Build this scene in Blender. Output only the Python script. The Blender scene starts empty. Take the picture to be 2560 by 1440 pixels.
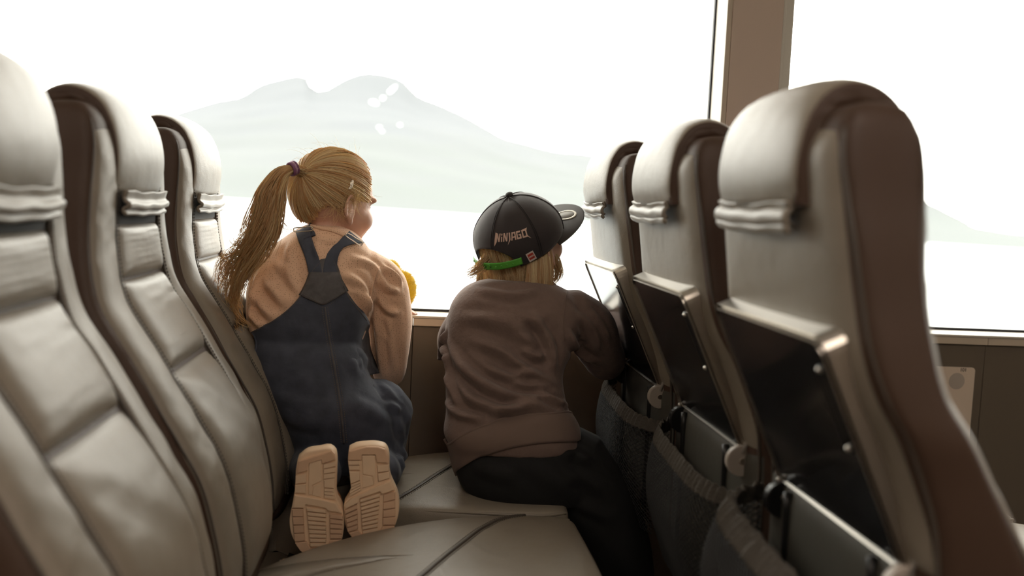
import bpy, bmesh, math, random
import numpy as np
from mathutils import Vector, Matrix
from mathutils.bvhtree import BVHTree
random.seed(7); rng = np.random.default_rng(7)
SC = bpy.context.scene
COL = SC.collection
# ------------------------------------------------------------------ camera
FPX, YAW, PITCH, ROLL, EYE = 2434.0, .105, .082, .047, 1.05
_f = np.array([math.sin(YAW)*math.cos(PITCH), math.cos(YAW)*math.cos(PITCH), -math.sin(PITCH)])
_r = np.array([math.cos(YAW), -math.sin(YAW), 0.0]); _u = np.cross(_r, _f)
_R = _r*math.cos(ROLL)+_u*math.sin(ROLL); _U = _u*math.cos(ROLL)-_r*math.sin(ROLL)
cd = bpy.data.cameras.new('camera'); cam = bpy.data.objects.new('camera', cd); COL.objects.link(cam)
m3 = Matrix([[_R[i], _U[i], -_f[i]] for i in range(3)])
cam.matrix_world = Matrix.Translation((0, 0, EYE)) @ m3.to_4x4()
cd.sensor_width = 36.0; cd.lens = FPX/2560*36.0; cd.clip_start = .05; cd.clip_end = 20000
cd.dof.use_dof = True; cd.dof.focus_distance = 2.12; cd.dof.aperture_fstop = 2.4
SC.camera = cam
# ------------------------------------------------------------------ world, exposure
W_ = bpy.data.worlds.new('overcast_sky'); SC.world = W_; W_.use_nodes = True
nt = W_.node_tree; bg = nt.nodes['Background']
bg.inputs[0].default_value = (1.0, .955, .88, 1); bg.inputs[1].default_value = 7.2
SC.view_settings.view_transform = 'Standard'; SC.view_settings.look = 'None'
SC.view_settings.gamma = 1.0; SC.view_settings.exposure = 0.0
SC.view_settings.use_curve_mapping = False
SC.cycles.use_denoising = True
SC.cycles.use_adaptive_sampling = True; SC.cycles.adaptive_threshold = .05
SC.cycles.max_bounces = 7; SC.cycles.diffuse_bounces = 3; SC.cycles.glossy_bounces = 3; SC.cycles.transparent_max_bounces = 24
SC.cycles.sample_clamp_indirect = 8.0
# ------------------------------------------------------------------ helpers
def W(px, py, y):
    """world point on the ray of photo pixel (px, py) at depth y"""
    d = _R*(px-1280)/FPX + _U*(720-py)/FPX + _f
    d = d*(y/d[1]); return np.array([d[0], d[1], d[2]+EYE])
def obj(name, verts, faces, mat=None, parent=None, smooth=True, kind=None, mats=None, fmat=None, uvs=None):
    me = bpy.data.meshes.new(name)
    me.from_pydata([tuple(map(float, v)) for v in verts], [], [tuple(f) for f in faces]); me.update()
    return wrap(name, me, mat, parent, smooth, kind, mats, fmat)
def fix_normals(me):
    bm = bmesh.new(); bm.from_mesh(me); bmesh.ops.recalc_face_normals(bm, faces=bm.faces[:]); bm.to_mesh(me); bm.free()
def wrap(name, me, mat=None, parent=None, smooth=True, kind=None, mats=None, fmat=None):
    for m in (mats or ([mat] if mat else [])): me.materials.append(m)
    if fmat is not None: me.polygons.foreach_set('material_index', fmat)
    if smooth: me.polygons.foreach_set('use_smooth', [True]*len(me.polygons))
    o = bpy.data.objects.new(name, me); COL.objects.link(o)
    if parent: o.parent = parent
    if kind: o['kind'] = kind
    return o
def empty(name, loc, label=None, cat=None, group=None):
    o = bpy.data.objects.new(name, None); COL.objects.link(o); o.location = loc; o.empty_display_size = .1
    tag(o, label, cat, group); return o
def tag(o, label=None, cat=None, group=None, kind=None):
    if label: o['label'] = label
    if cat: o['category'] = cat
    if group: o['group'] = group
    if kind: o['kind'] = kind
    return o
def copy_tree(o, parent=None):
    c = o.copy(); COL.objects.link(c)
    if parent: c.parent = parent
    for ch in [x for x in bpy.data.objects if x.parent == o]: copy_tree(ch, c)
    return c
class MB:
    """collects shapes into one mesh"""
    def __init__(s): s.v = []; s.f = []
    def add(s, v, f):
        n = len(s.v); s.v += [tuple(map(float, p)) for p in v]; s.f += [tuple(i+n for i in q) for q in f]; return s
    def box(s, x0, x1, y0, y1, z0, z1):
        return s.add([(x0,y0,z0),(x1,y0,z0),(x1,y1,z0),(x0,y1,z0),(x0,y0,z1),(x1,y0,z1),(x1,y1,z1),(x0,y1,z1)],
                     [(0,3,2,1),(4,5,6,7),(0,1,5,4),(1,2,6,5),(2,3,7,6),(3,0,4,7)])
    def build(s, name, mat, parent=None, smooth=False, kind=None, bevel=0, seg=2):
        me = bpy.data.meshes.new(name); me.from_pydata(s.v, [], s.f); me.update()
        if bevel:
            bm = bmesh.new(); bm.from_mesh(me)
            bmesh.ops.bevel(bm, geom=bm.edges[:], offset=bevel, segments=seg, affect='EDGES', profile=.5)
            bm.to_mesh(me); bm.free()
        return wrap(name, me, mat, parent, smooth, kind)
def loft(rings, cap=True, closed=True):
    """rings: list of (n,3) arrays"""
    n = len(rings[0]); v = np.concatenate(rings); f = []
    m = n if closed else n-1
    for k in range(len(rings)-1):
        for i in range(m):
            j = (i+1) % n; f.append((k*n+i, k*n+j, (k+1)*n+j, (k+1)*n+i))
    if cap:
        f.append(tuple(range(n-1, -1, -1))); f.append(tuple((len(rings)-1)*n+i for i in range(n)))
    return v, f
def grid(P):
    """P: (nu,nv,3)"""
    nu, nv = P.shape[:2]; v = P.reshape(-1, 3)
    f = [(i*nv+j, (i+1)*nv+j, (i+1)*nv+j+1, i*nv+j+1) for i in range(nu-1) for j in range(nv-1)]
    return v, f
def crv(pts, n, closed=False):
    """Catmull-Rom through points -> n samples (any dimension)"""
    P = np.asarray(pts, float); m = len(P)
    if m == 2: t = np.linspace(0, 1, n)[:, None]; return P[0]*(1-t)+P[1]*t
    d = np.concatenate([[0], np.cumsum(np.linalg.norm(np.diff(P, axis=0), axis=1)+1e-9)]); d /= d[-1]
    out = np.zeros((n, P.shape[1])); T = np.gradient(P, d, axis=0, edge_order=1)
    for k, t in enumerate(np.linspace(0, 1, n)):
        i = min(max(np.searchsorted(d, t, 'right')-1, 0), m-2); h = d[i+1]-d[i]; s = (t-d[i])/h
        out[k] = (2*s**3-3*s**2+1)*P[i]+(s**3-2*s**2+s)*h*T[i]+(-2*s**3+3*s**2)*P[i+1]+(s**3-s**2)*h*T[i+1]
    return out
def tube(path, rad, n=8, cap=True, flat=1.0, up=(0, 0, 1)):
    P = np.asarray(path, float); m = len(P); R = np.full(m, rad, float) if np.isscalar(rad) else np.asarray(rad, float)
    T = np.gradient(P, axis=0); T /= np.linalg.norm(T, axis=1)[:, None]+1e-12
    up = np.asarray(up, float); rings = []
    a = np.cross(T[0], up)
    if np.linalg.norm(a) < 1e-3: a = np.cross(T[0], (1, 0, 0))
    a /= np.linalg.norm(a); th = np.linspace(0, 2*np.pi, n, endpoint=False)
    for k in range(m):
        a = a-T[k]*np.dot(a, T[k]); a /= np.linalg.norm(a)+1e-12; b = np.cross(T[k], a)
        rings.append(P[k]+R[k]*(np.cos(th)[:, None]*a+np.sin(th)[:, None]*b*flat))
    return loft(rings, cap)
def limb(pts, n=20, seg=16):
    """pts: list of (x,y,z,ra,rb) -> smooth tapered elliptic tube (ra along X-ish, rb the other way)"""
    C = crv([p[:3] for p in pts], n); d = np.array([p[3:] for p in pts], float)
    t = np.concatenate([[0], np.cumsum(np.linalg.norm(np.diff([p[:3] for p in pts], axis=0), axis=1))]); t /= t[-1]
    s = np.linspace(0, 1, n); ra = np.interp(s, t, d[:, 0]); rb = np.interp(s, t, d[:, 1])
    T = np.gradient(C, axis=0); T /= np.linalg.norm(T, axis=1)[:, None]; th = np.linspace(0, 2*np.pi, seg, endpoint=False)
    rings = []
    for k in range(n):
        a = np.array([1., 0, 0])-T[k]*T[k][0]
        if np.linalg.norm(a) < .2: a = np.array([0, 1., 0])-T[k]*T[k][1]
        a /= np.linalg.norm(a); b = np.cross(T[k], a)
        rings.append(C[k]+ra[k]*np.cos(th)[:, None]*a+rb[k]*np.sin(th)[:, None]*b)
    e0 = [C[0]+(r-C[0])*q-T[0]*ra[0]*w for r, q, w in ((rings[0], .35, .75), (rings[0], .75, .5))]
    e1 = [C[-1]+(r-C[-1])*q+T[-1]*ra[-1]*w for r, q, w in ((rings[-1], .75, .5), (rings[-1], .35, .75))]
    return loft(e0+rings+e1)
def ell(c, r, n=18, m=12, rot=None):
    v = []; f = []; c = np.array(c, float)
    for i in range(m+1):
        ph = math.pi*i/m
        for j in range(n):
            th = 2*math.pi*j/n
            p = np.array([r[0]*math.sin(ph)*math.cos(th), r[1]*math.sin(ph)*math.sin(th), r[2]*math.cos(ph)])
            if rot is not None: p = rot@p
            v.append(c+p)
    for i in range(m):
        for j in range(n):
            a, b = i*n+j, i*n+(j+1) % n; f.append((a, a+n, b+n, b))
    return v, f
def remesh(shapes, voxel=.005, smooth=3, fac=.5):
    """union of closed shapes as one continuous surface -> (verts, faces) numpy"""
    mb = MB()
    for v, f in shapes: mb.add(v, f)
    me = bpy.data.meshes.new('tmp'); me.from_pydata(mb.v, [], mb.f); me.update()
    bm = bmesh.new(); bm.from_mesh(me); bmesh.ops.remove_doubles(bm, verts=bm.verts[:], dist=1e-6)
    bmesh.ops.recalc_face_normals(bm, faces=bm.faces[:]); bm.to_mesh(me); bm.free()
    o = bpy.data.objects.new('tmp', me); COL.objects.link(o)
    r = o.modifiers.new('r', 'REMESH'); r.mode = 'VOXEL'; r.voxel_size = voxel
    if smooth: s = o.modifiers.new('s', 'SMOOTH'); s.iterations = smooth; s.factor = fac
    dg = bpy.context.evaluated_depsgraph_get(); dg.update()
    e = o.evaluated_get(dg); m2 = bpy.data.meshes.new_from_object(e)
    bpy.data.objects.remove(o); bpy.data.meshes.remove(me)
    return m2
def verts_of(me):
    a = np.empty(len(me.vertices)*3); me.vertices.foreach_get('co', a); return a.reshape(-1, 3)
def norms_of(me):
    a = np.empty(len(me.vertices)*3); me.vertices.foreach_get('normal', a); return a.reshape(-1, 3)
def set_verts(me, V): me.vertices.foreach_set('co', np.ascontiguousarray(V).ravel()); me.update()
def folds(me, ridges):
    """ridges: (polyline of 3D points, half width, height[, end taper]) pushed along the normals"""
    V = verts_of(me); N = norms_of(me); D = np.zeros(len(V))
    bv_ = BVHTree.FromPolygons([tuple(p) for p in V], [tuple(q.vertices) for q in me.polygons])
    for pl, w, h in ridges:
        P = crv(pl, 64); o_ = np.array([0, 0, EYE])
        for k_ in range(64):          # seat the fold line on the cloth
            d_ = P[k_]-o_; d_ /= np.linalg.norm(d_); hit = bv_.ray_cast(Vector(o_+d_*1.2), Vector(d_), 1.3)
            if hit[0] is None: hit = bv_.find_nearest(Vector(P[k_]))
            P[k_] = hit[0]
        P[1:-1] = (P[:-2]+P[1:-1]*2+P[2:])/4; t = np.linspace(0, 1, 64); tap = np.clip(np.minimum(t, 1-t)*4+.12, 0, 1)
        d2 = ((V[:, None, :]-P[None])**2).sum(-1); k = d2.argmin(1); d = np.sqrt(d2[np.arange(len(V)), k])
        g = np.exp(-(d/w)**2)-.45*np.exp(-((d-1.9*w)/(.8*w))**2)
        D += h*tap[k]*g
    set_verts(me, V+N*D[:, None])
def noise3(V, scale, seed=0, octaves=2):
    r = np.random.default_rng(seed); out = np.zeros(len(V))
    for o in range(octaves):
        for k in range(6):
            d = r.normal(size=3); d /= np.linalg.norm(d); out += np.sin(V@d*scale*(2**o)*r.uniform(.7, 1.3)+r.uniform(0, 6.28))/(6*2**o)
    return out
# ------------------------------------------------------------------ materials
def mat(name, col, rough=.5, metal=0., var=.0, vscale=8., bump=0., bscale=60., bdetail=3., spec=.5, sheen=0., coat=0., trans=0., fine=0., fscale=900.):
    m = bpy.data.materials.new(name); m.use_nodes = True; n = m.node_tree.nodes; l = m.node_tree.links
    b = n['Principled BSDF']; b.inputs['Base Color'].default_value = (*col, 1); b.inputs['Roughness'].default_value = rough
    b.inputs['Metallic'].default_value = metal; b.inputs['Specular IOR Level'].default_value = spec
    if sheen: b.inputs['Sheen Weight'].default_value = sheen; b.inputs['Sheen Roughness'].default_value = .45
    if coat: b.inputs['Coat Weight'].default_value = coat; b.inputs['Coat Roughness'].default_value = .08
    tc = n.new('ShaderNodeTexCoord')
    if var:
        nz = n.new('ShaderNodeTexNoise'); nz.inputs['Scale'].default_value = vscale; nz.inputs['Detail'].default_value = 4
        l.new(tc.outputs['Object'], nz.inputs['Vector'])
        hs = n.new('ShaderNodeMix'); hs.data_type = 'RGBA'
        hs.inputs['A'].default_value = (*[c*(1-var) for c in col], 1); hs.inputs['B'].default_value = (*[min(1, c*(1+var)) for c in col], 1)
        l.new(nz.outputs['Fac'], hs.inputs['Factor']); l.new(hs.outputs['Result'], b.inputs['Base Color'])
    last = None
    if bump:
        nz2 = n.new('ShaderNodeTexNoise'); nz2.inputs['Scale'].default_value = bscale; nz2.inputs['Detail'].default_value = bdetail
        l.new(tc.outputs['Object'], nz2.inputs['Vector'])
        bp = n.new('ShaderNodeBump'); bp.inputs['Strength'].default_value = bump; bp.inputs['Distance'].default_value = .004
        l.new(nz2.outputs['Fac'], bp.inputs['Height']); last = bp
    if fine:
        vo = n.new('ShaderNodeTexVoronoi'); vo.inputs['Scale'].default_value = fscale
        l.new(tc.outputs['Object'], vo.inputs['Vector'])
        b2 = n.new('ShaderNodeBump'); b2.inputs['Strength'].default_value = fine; b2.inputs['Distance'].default_value = .0006
        l.new(vo.outputs['Distance'], b2.inputs['Height'])
        if last: l.new(last.outputs['Normal'], b2.inputs['Normal'])
        last = b2
    if last: l.new(last.outputs['Normal'], b.inputs['Normal'])
    return m
M = {}
M['leather'] = mat('taupe_leather', (.225, .192, .150), .40, var=.10, vscale=9, bump=.35, bscale=26, fine=.35, fscale=700)
M['brown'] = mat('brown_shaded_leather', (.062, .036, .024), .50, var=.12, vscale=6, bump=.2, bscale=18, fine=.3, fscale=700, spec=.3)  # darker copy of the taupe leather, shade of the sides in its colour
M['piping'] = mat('dark_piping', (.075, .062, .05), .45)
M['stitch'] = mat('seam_thread', (.09, .08, .068), .7)
M['steel'] = mat('brushed_steel', (.62, .58, .52), .28, metal=1.0)
M['steel_disc'] = mat('satin_steel', (.50, .47, .43), .42, metal=.6)
M['tray_black'] = mat('gloss_black_laminate', (.017, .017, .017), .16, spec=.6, coat=.3)
M['disc_grey'] = mat('hinge_grey', (.40, .35, .30), .4)
M['lower_rear'] = mat('lower_rear_vinyl', (.07, .066, .054), .5, bump=.2, bscale=20)
M['black'] = mat('black_plastic', (.012, .012, .012), .35)
M['slot'] = mat('black_slot', (.006, .006, .006), .8)
M['elastic'] = mat('dark_elastic_band', (.065, .056, .045), .75, bump=.4, bscale=200)
M['net'] = mat('black_net', (.012, .012, .012), .8)
M['frame'] = mat('seat_frame_paint', (.03, .028, .026), .5)
M['wall'] = mat('wall_laminate', (.125, .100, .074), .55, var=.06, vscale=4, fine=.15, fscale=900)
M['sill'] = mat('cream_sill', (.52, .475, .40), .38)
M['sill_front'] = mat('cream_sill_edge', (.50, .43, .34), .4)
M['pillar'] = mat('taupe_pillar_panel', (.56, .46, .39), .6, fine=.1)
M['reveal'] = mat('white_window_reveal', (.62, .60, .54), .5)
M['gasket'] = mat('rubber_gasket', (.022, .020, .024), .6)
M['ceiling'] = mat('ceiling_panel', (.50, .43, .36), .7)
M['carpet'] = mat('brown_carpet', (.045, .036, .030), .95, var=.25, vscale=300, bump=.5, bscale=900)
M['interior'] = mat('cabin_wall', (.34, .27, .21), .7)
def glass():
    m = bpy.data.materials.new('window_glass'); m.use_nodes = True; n = m.node_tree.nodes; l = m.node_tree.links; n.clear()
    o = n.new('ShaderNodeOutputMaterial'); t = n.new('ShaderNodeBsdfTransparent'); g = n.new('ShaderNodeBsdfGlossy'); x = n.new('ShaderNodeMixShader')
    f = n.new('ShaderNodeFresnel'); f.inputs['IOR'].default_value = 1.08
    t.inputs[0].default_value = (.97, .985, .975, 1); g.inputs['Roughness'].default_value = .02
    l.new(f.outputs[0], x.inputs[0]); l.new(t.outputs[0], x.inputs[1]); l.new(g.outputs[0], x.inputs[2]); l.new(x.outputs[0], o.inputs[0])
    return m
M['glass'] = glass()
# ------------------------------------------------------------------ the cabin shell
X0, X1, Y0, YW, ZC = -3.4, 4.6, -3.4, 2.40, 2.12
GL = 2.49
SZ = .775
def struct(o, label, cat): return tag(o, label, cat, kind='structure')
struct(MB().box(X0, X1, Y0, YW+.3, -.06, 0).build('floor', M['carpet']), 'dark brown carpet floor under the ferry seats', 'floor')
struct(MB().box(X0, X1, Y0, YW+.3, ZC, ZC+.06).build('ceiling', M['ceiling']), 'beige cabin ceiling above the seats', 'ceiling')
struct(MB().box(X0-.08, X0, Y0, YW+.3, 0, ZC).build('wall_left', M['interior']), 'beige cabin end wall behind the left seats', 'wall')
struct(MB().box(X1, X1+.08, Y0, YW+.3, 0, ZC).build('wall_right', M['interior']), 'beige cabin end wall past the right seats', 'wall')
# inner wall of the cabin
wb = empty('wall_back', (0, Y0, 0)); struct(wb, 'far side wall of the cabin behind the camera', 'wall')
mb = MB().box(X0, X1, -.1, 0, 0, ZC)
mb.build('wall_panel', M['interior'], wb)
# window wall
ww = empty('wall_window', (0, YW, 0)); struct(ww, 'brown laminate wall below the big ferry windows', 'wall')
seams = [-3.4, -2.59, -1.79, -.99, -.19, .012, .61, 1.512, 2.31, 3.1, 3.9, 4.6]
for a, b in zip(seams[:-1], seams[1:]):
    MB().box(a+.0006, b-.0006, 0, .05, 0, SZ-.026).build('panel', M['wall'], ww, bevel=.001, seg=1)
MB().box(X0, X1, .03, .25, 0, SZ-.03).build('wall_core', M['frame'], ww)
struct(MB().box(X0, X1, YW, YW+.25, 1.86, ZC).build('wall_upper', M['pillar']), 'taupe wall band above the ferry windows', 'wall')
# sill
sl = empty('trim_1', (0, YW, 0)); struct(sl, 'cream window sill running under the ferry windows', 'sill')
MB().box(X0, X1, -.012, GL-YW+.002, SZ-.006, SZ+.0005).build('sill_top', M['sill'], sl, bevel=.002)
for a, b in zip(seams[:-1], seams[1:]):
    MB().box(a+.0006, b-.0006, -.010, .02, SZ-.025, SZ-.0065).build('sill_edge', M['sill_front'], sl, bevel=.001, seg=1)
# windows and pillars
pill = [(-2.55, -2.38), (.757, .900), (2.75, 2.90)]
edges = [X0]+[v for p in pill for v in p]+[X1]
for k, (a, b) in enumerate(zip(edges[0::2], edges[1::2])):
    w = empty('window_%d' % (k+1), (0, GL, 0)); struct(w, 'large overexposed ferry window, %s' % ['past the left seats', 'behind the two children', 'behind the right seats', 'at the far end'][k], 'window')
    a2 = a+(.0 if k == 0 else .032); b2 = b+(.0 if k == 3 else .002)
    MB().box(a2, b2, .012, .018, SZ, 1.86).build('pane', M['glass'], w)
    g = MB(); g.box(a2, b2, .0, .012, SZ, SZ+.007).box(a2, b2, .0, .012, 1.852, 1.86)
    if k: g.box(a2, a2+.006, .0, .012, SZ, 1.86)
    if k < 3: g.box(b2-.006, b2, .0, .012, SZ, 1.86)
    g.build('gasket', M['gasket'], w)
for k, (a, b) in enumerate(pill):
    p = empty('trim_%d' % (k+2), (0, YW, 0)); struct(p, ['taupe window pillar past the left seats', 'taupe window pillar between the two large windows', 'taupe window pillar at the far right'][k], 'pillar')
    MB().box(a, b+.03, .004, .25, SZ, 1.86).build('reveal', M['reveal'], p)
    MB().box(a-.0005, a+.013, -.004, .01, SZ, 1.86).build('frame_strip', M['sill_front'], p, bevel=.002)
    MB().box(a+.013, b, -.006, .01, SZ, 1.86).build('face_panel', M['pillar'], p, bevel=.0015)
    MB().box(b+.0005, b+.009, -.002, .01, SZ, 1.86).build('frame_strip', M['reveal'], p, bevel=.0015)
# seat number card on the wall
cardo = empty('seat_card', (1.43, YW-.002, .69), 'pale plastic seat number card printed 101 on the wall', 'card')
n = 6; c = []
for cx, cz, a0 in ((.046, -.01, 0), (-.05, -.01, 90), (-.05, -.24, 180), (.046, -.24, 270)):
    for i in range(n+1):
        t = math.radians(a0+90*i/n); c.append((cx+.009*math.cos(t), cz+.009*math.sin(t)))
ring = lambda y: np.array([(x, y, z) for x, z in c])
v, f = loft([ring(-.004), ring(0)])
M['card'] = mat('card_plastic', (.62, .52, .42), .4); M['print'] = mat('card_print', (.02, .02, .02), .6); M['cardgrey'] = mat('card_pictogram', (.40, .35, .30), .5)
obj('card_plate', v, f, M['card'], cardo, smooth=False)
def text_mesh(name, body, size, mt, parent, loc, rot=(math.pi/2, 0, 0), ext=.0004):
    cu = bpy.data.curves.new(name, 'FONT'); cu.body = body; cu.size = size; cu.extrude = ext; cu.align_x = 'CENTER'; cu.align_y = 'CENTER'
    o = bpy.data.objects.new(name, cu); COL.objects.link(o); dg = bpy.context.evaluated_depsgraph_get(); dg.update()
    me = bpy.data.meshes.new_from_object(o.evaluated_get(dg)); bpy.data.objects.remove(o)
    o = wrap(name, me, mt, parent, smooth=False); o.location = loc; o.rotation_euler = rot; return o
text_mesh('printed_number', '101', .013, M['print'], cardo, (.022, -.0043, -.008))
th = np.linspace(0, 2*np.pi, 24, endpoint=False)
cir = lambda y: np.stack([.006+.022*np.cos(th), th*0+y, -.038+.022*np.sin(th)], 1)
v, f = loft([cir(-.0046), cir(-.0038)]); obj('printed_circle', v, f, M['cardgrey'], cardo, smooth=False)
# ------------------------------------------------------------------ ceiling fill lights out of view, added to brighten surfaces facing the camera
M['fill_glow'] = mat('fill_diffuser', (.9, .8, .65), .5); _b = M['fill_glow'].node_tree.nodes['Principled BSDF']
_b.inputs['Emission Color'].default_value = (1, .85, .72, 1); _b.inputs['Emission Strength'].default_value = 13.0
M['fill_rim'] = mat('fill_rim', (.6, .6, .58), .4)
for k, (x, y) in enumerate(((-1.5, -.1), (0.3, -.1), (2.1, -.1), (-1.5, -1.8), (.3, -1.8), (2.1, -1.8))):
    l = empty('ceiling_fill_light', (x, y, ZC), 'unseen square fill light added on the ceiling %s' % ['above the aisle side of the left seats', 'straight above the viewpoint', 'above the right seats', 'behind the viewpoint on the left', 'directly behind the viewpoint', 'behind the viewpoint on the right'][k], 'light', 'added ceiling fill lights')
    MB().box(-.30, .30, -.30, .30, -.012, -.001).build('rim', M['fill_rim'], l, bevel=.003)
    MB().box(-.27, .27, -.27, .27, -.018, -.010).build('diffuser', M['fill_glow'], l)
# ------------------------------------------------------------------ ferry seats (built once, then copied)
# profile: rear (x,z), front (x,z), half width; x is measured as in the left row, seat origin at x = -.25
OX = .25
PRO = [(-.512,1.1715,-.474,1.1735,.160),(-.529,1.166,-.457,1.168,.172),(-.539,1.150,-.444,1.151,.179),(-.543,1.122,-.437,1.122,.184),
 (-.538,1.080,-.436,1.080,.190),(-.531,1.035,-.437,1.035,.199),(-.522,.980,-.437,.990,.207),(-.513,.926,-.432,.945,.217),
 (-.494,.873,-.414,.880,.228),(-.478,.846,-.394,.850,.233),(-.458,.802,-.366,.806,.231),(-.441,.755,-.340,.762,.231),
 (-.432,.69,-.306,.705,.231),(-.430,.62,-.273,.645,.231),(-.430,.55,-.254,.580,.231),(-.430,.48,-.240,.51,.231),(-.430,.40,-.234,.42,.231)]
PRO = np.array(PRO); PRO[:, 0] += OX; PRO[:, 2] += OX
NL = 72
PS = crv(PRO, NL)                       # resampled profile, 0 = top
def front_pt(v):                        # v 0 (top) .. 1 (bottom): point, normal (x,z), half width
    k = v*(NL-1); i = min(int(k), NL-2); s = k-i; p = PS[i]*(1-s)+PS[i+1]*s
    t = PS[min(i+2, NL-1)][2:4]-PS[max(i-1, 0)][2:4]; t = t/np.linalg.norm(t); return p[2:4], np.array([-t[1], t[0]]), p[4]
def rear_pt(v):
    k = v*(NL-1); i = min(int(k), NL-2); s = k-i; p = PS[i]*(1-s)+PS[i+1]*s
    t = PS[min(i+2, NL-1)][0:2]-PS[max(i-1, 0)][0:2]; t = t/np.linalg.norm(t); return p[0:2], np.array([t[1], -t[0]]), p[4]
def v_at_z(z, fn=front_pt):
    zz = PS[:, 3 if fn is front_pt else 1]; return float(np.interp(-z, -zz, np.linspace(0, 1, NL)))
def sup(th, n):
    c, s = np.cos(th), np.sin(th); return np.sign(c)*np.abs(c)**(2/n), np.sign(s)*np.abs(s)**(2/n)
seat = empty('ferry_seat', (0, 0, 0))
# shell
th = np.linspace(0, 2*np.pi, 56, endpoint=False); c, s = sup(th, 5.5); rings = []
for p in PS:
    q = (.5+.5*c)[:, None]; xz = p[0:2]*(1-q)+p[2:4]*q
    rings.append(np.stack([xz[:, 0], s*p[4], xz[:, 1]], 1))
v, f = loft(rings); obj('backrest_shell', v, f, M['brown'], seat)
def drop(fr):
    fr = min(abs(fr), 1.); return .10*(.5-.5*(1-fr**5.5)**(1/5.5))
def pad(name, fn, v0, v1, y0, y1, puff, base, mt, parent, nu=26, nv=22, pw=4., relief=None, sink=.004):
    """upholstered panel; y0,y1 as fraction of the half width (callables of v allowed)"""
    P = np.zeros((nu, nv, 3))
    for i in range(nu):
        a = i/(nu-1); a = .75*a+.25*(.5-.5*math.cos(math.pi*a)); vv = v0+(v1-v0)*a; pt, nr, h = fn(vv)
        ya, yb = (y0(vv) if callable(y0) else y0)*h, (y1(vv) if callable(y1) else y1)*h
        for j in range(nv):
            b = .5-.5*math.cos(math.pi*j/(nv-1)); sh = (1-abs(2*a-1)**pw)*(1-abs(2*b-1)**pw)
            t = -sink+(base+sink)*min(1, 13*min(a, 1-a, b, 1-b))**.6+puff*sh
            if relief is not None: t += relief(a, b)*min(1, 8*min(a, 1-a, b, 1-b))
            t -= drop((ya+(yb-ya)*b)/h)
            P[i, j] = (pt[0]+nr[0]*t, ya+(yb-ya)*b, pt[1]+nr[1]*t)
    v, f = grid(P); return obj(name, v, f, mt, parent)
def wrk(seed, amp, k=1.):
    r = np.random.default_rng(seed); ph = r.uniform(0, 6.28, 8); fr = r.uniform(.7, 1.4, 8)
    def g(a, b):
        return amp*(math.sin(46*k*fr[0]*a+5*b+ph[0])*.5+math.sin(75*k*fr[1]*a-7*b+ph[1])*.3+math.sin(110*k*fr[2]*a+9*b+ph[2])*.25)*(.3+.7*abs(math.sin(6*fr[3]*a+ph[3])))
    return g
vs1, vs2 = v_at_z(.916), v_at_z(.782); vbot = v_at_z(.44); vtop = .05
IN = .57
ub = pad('upper_cushion', front_pt, v_at_z(.998), vs1, -IN, IN, .010, .006, M['leather'], seat, relief=wrk(1, .0008))
lb = pad('lumbar_cushion', front_pt, vs1, vs2, -IN, IN, .014, .006, M['leather'], seat, relief=wrk(2, .0008))
pad('lower_cushion', front_pt, vs2, vbot, -IN, IN, .016, .006, M['leather'], seat, nu=34, relief=lambda a, b: .0022*math.exp(-((a-.20-.6*(b-.4))/.06)**2)*(1-a)-.0025*math.exp(-((a-.32-.6*(b-.4))/.08)**2)+wrk(3, .0007)(a, b))
for sgn in (-1, 1):
    a_, b_ = (IN, .95) if sgn > 0 else (-.95, -IN)
    bo = pad('side_bolster', front_pt, vtop, vbot, a_, b_, .006, .0035, M['leather'], seat, nu=130, nv=18, pw=3.0, relief=(lambda g, sg: lambda a, b: g(a, b)-.001*(b if sg > 0 else 1-b)**2)(wrk(5+sgn, .0011), sgn))
    # double seam between the bolster and the middle
    path = []
    for k in range(70):
        pt, nr, h = front_pt(vtop+.02+(vbot-vtop-.03)*k/69); path.append((pt[0]+nr[0]*.0035, sgn*IN*h, pt[1]+nr[1]*.0035))
    v, f = tube(path, .0021, 6); obj('piping', v, f, M['piping'], bo)
    mb = MB()
    P = crv(path, 240)
    for off in (-.006, .006):
        for k in range(1, 239, 1):
            if k % 2: continue
            q = P[k]+np.array([0, off, 0]); d = (P[k+1]-P[k-1]); nr = np.array([-d[2], 0, d[0]]); nr /= np.linalg.norm(nr); nr *= (1 if nr[0] > 0 else -1)
            q = q+nr*.0028; e = d/np.linalg.norm(d)*.0021
            v, f = tube([q-e, q, q+e], [.0005, .0010, .0005], 4); mb.add(v, f)
    mb.build('stitching', M['stitch'], bo, kind='stuff')
    # seam where the bolster meets the brown side
    path = []
    for k in range(70):
        pt, nr, h = front_pt(.02+(vbot-.02)*k/69); d_ = .0004-drop(.952); path.append((pt[0]+nr[0]*d_, sgn*(h*.952), pt[1]+nr[1]*d_))
    v, f = tube(path, .0019, 6); obj('edge_piping', v, f, M['piping'], bo)
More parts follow.
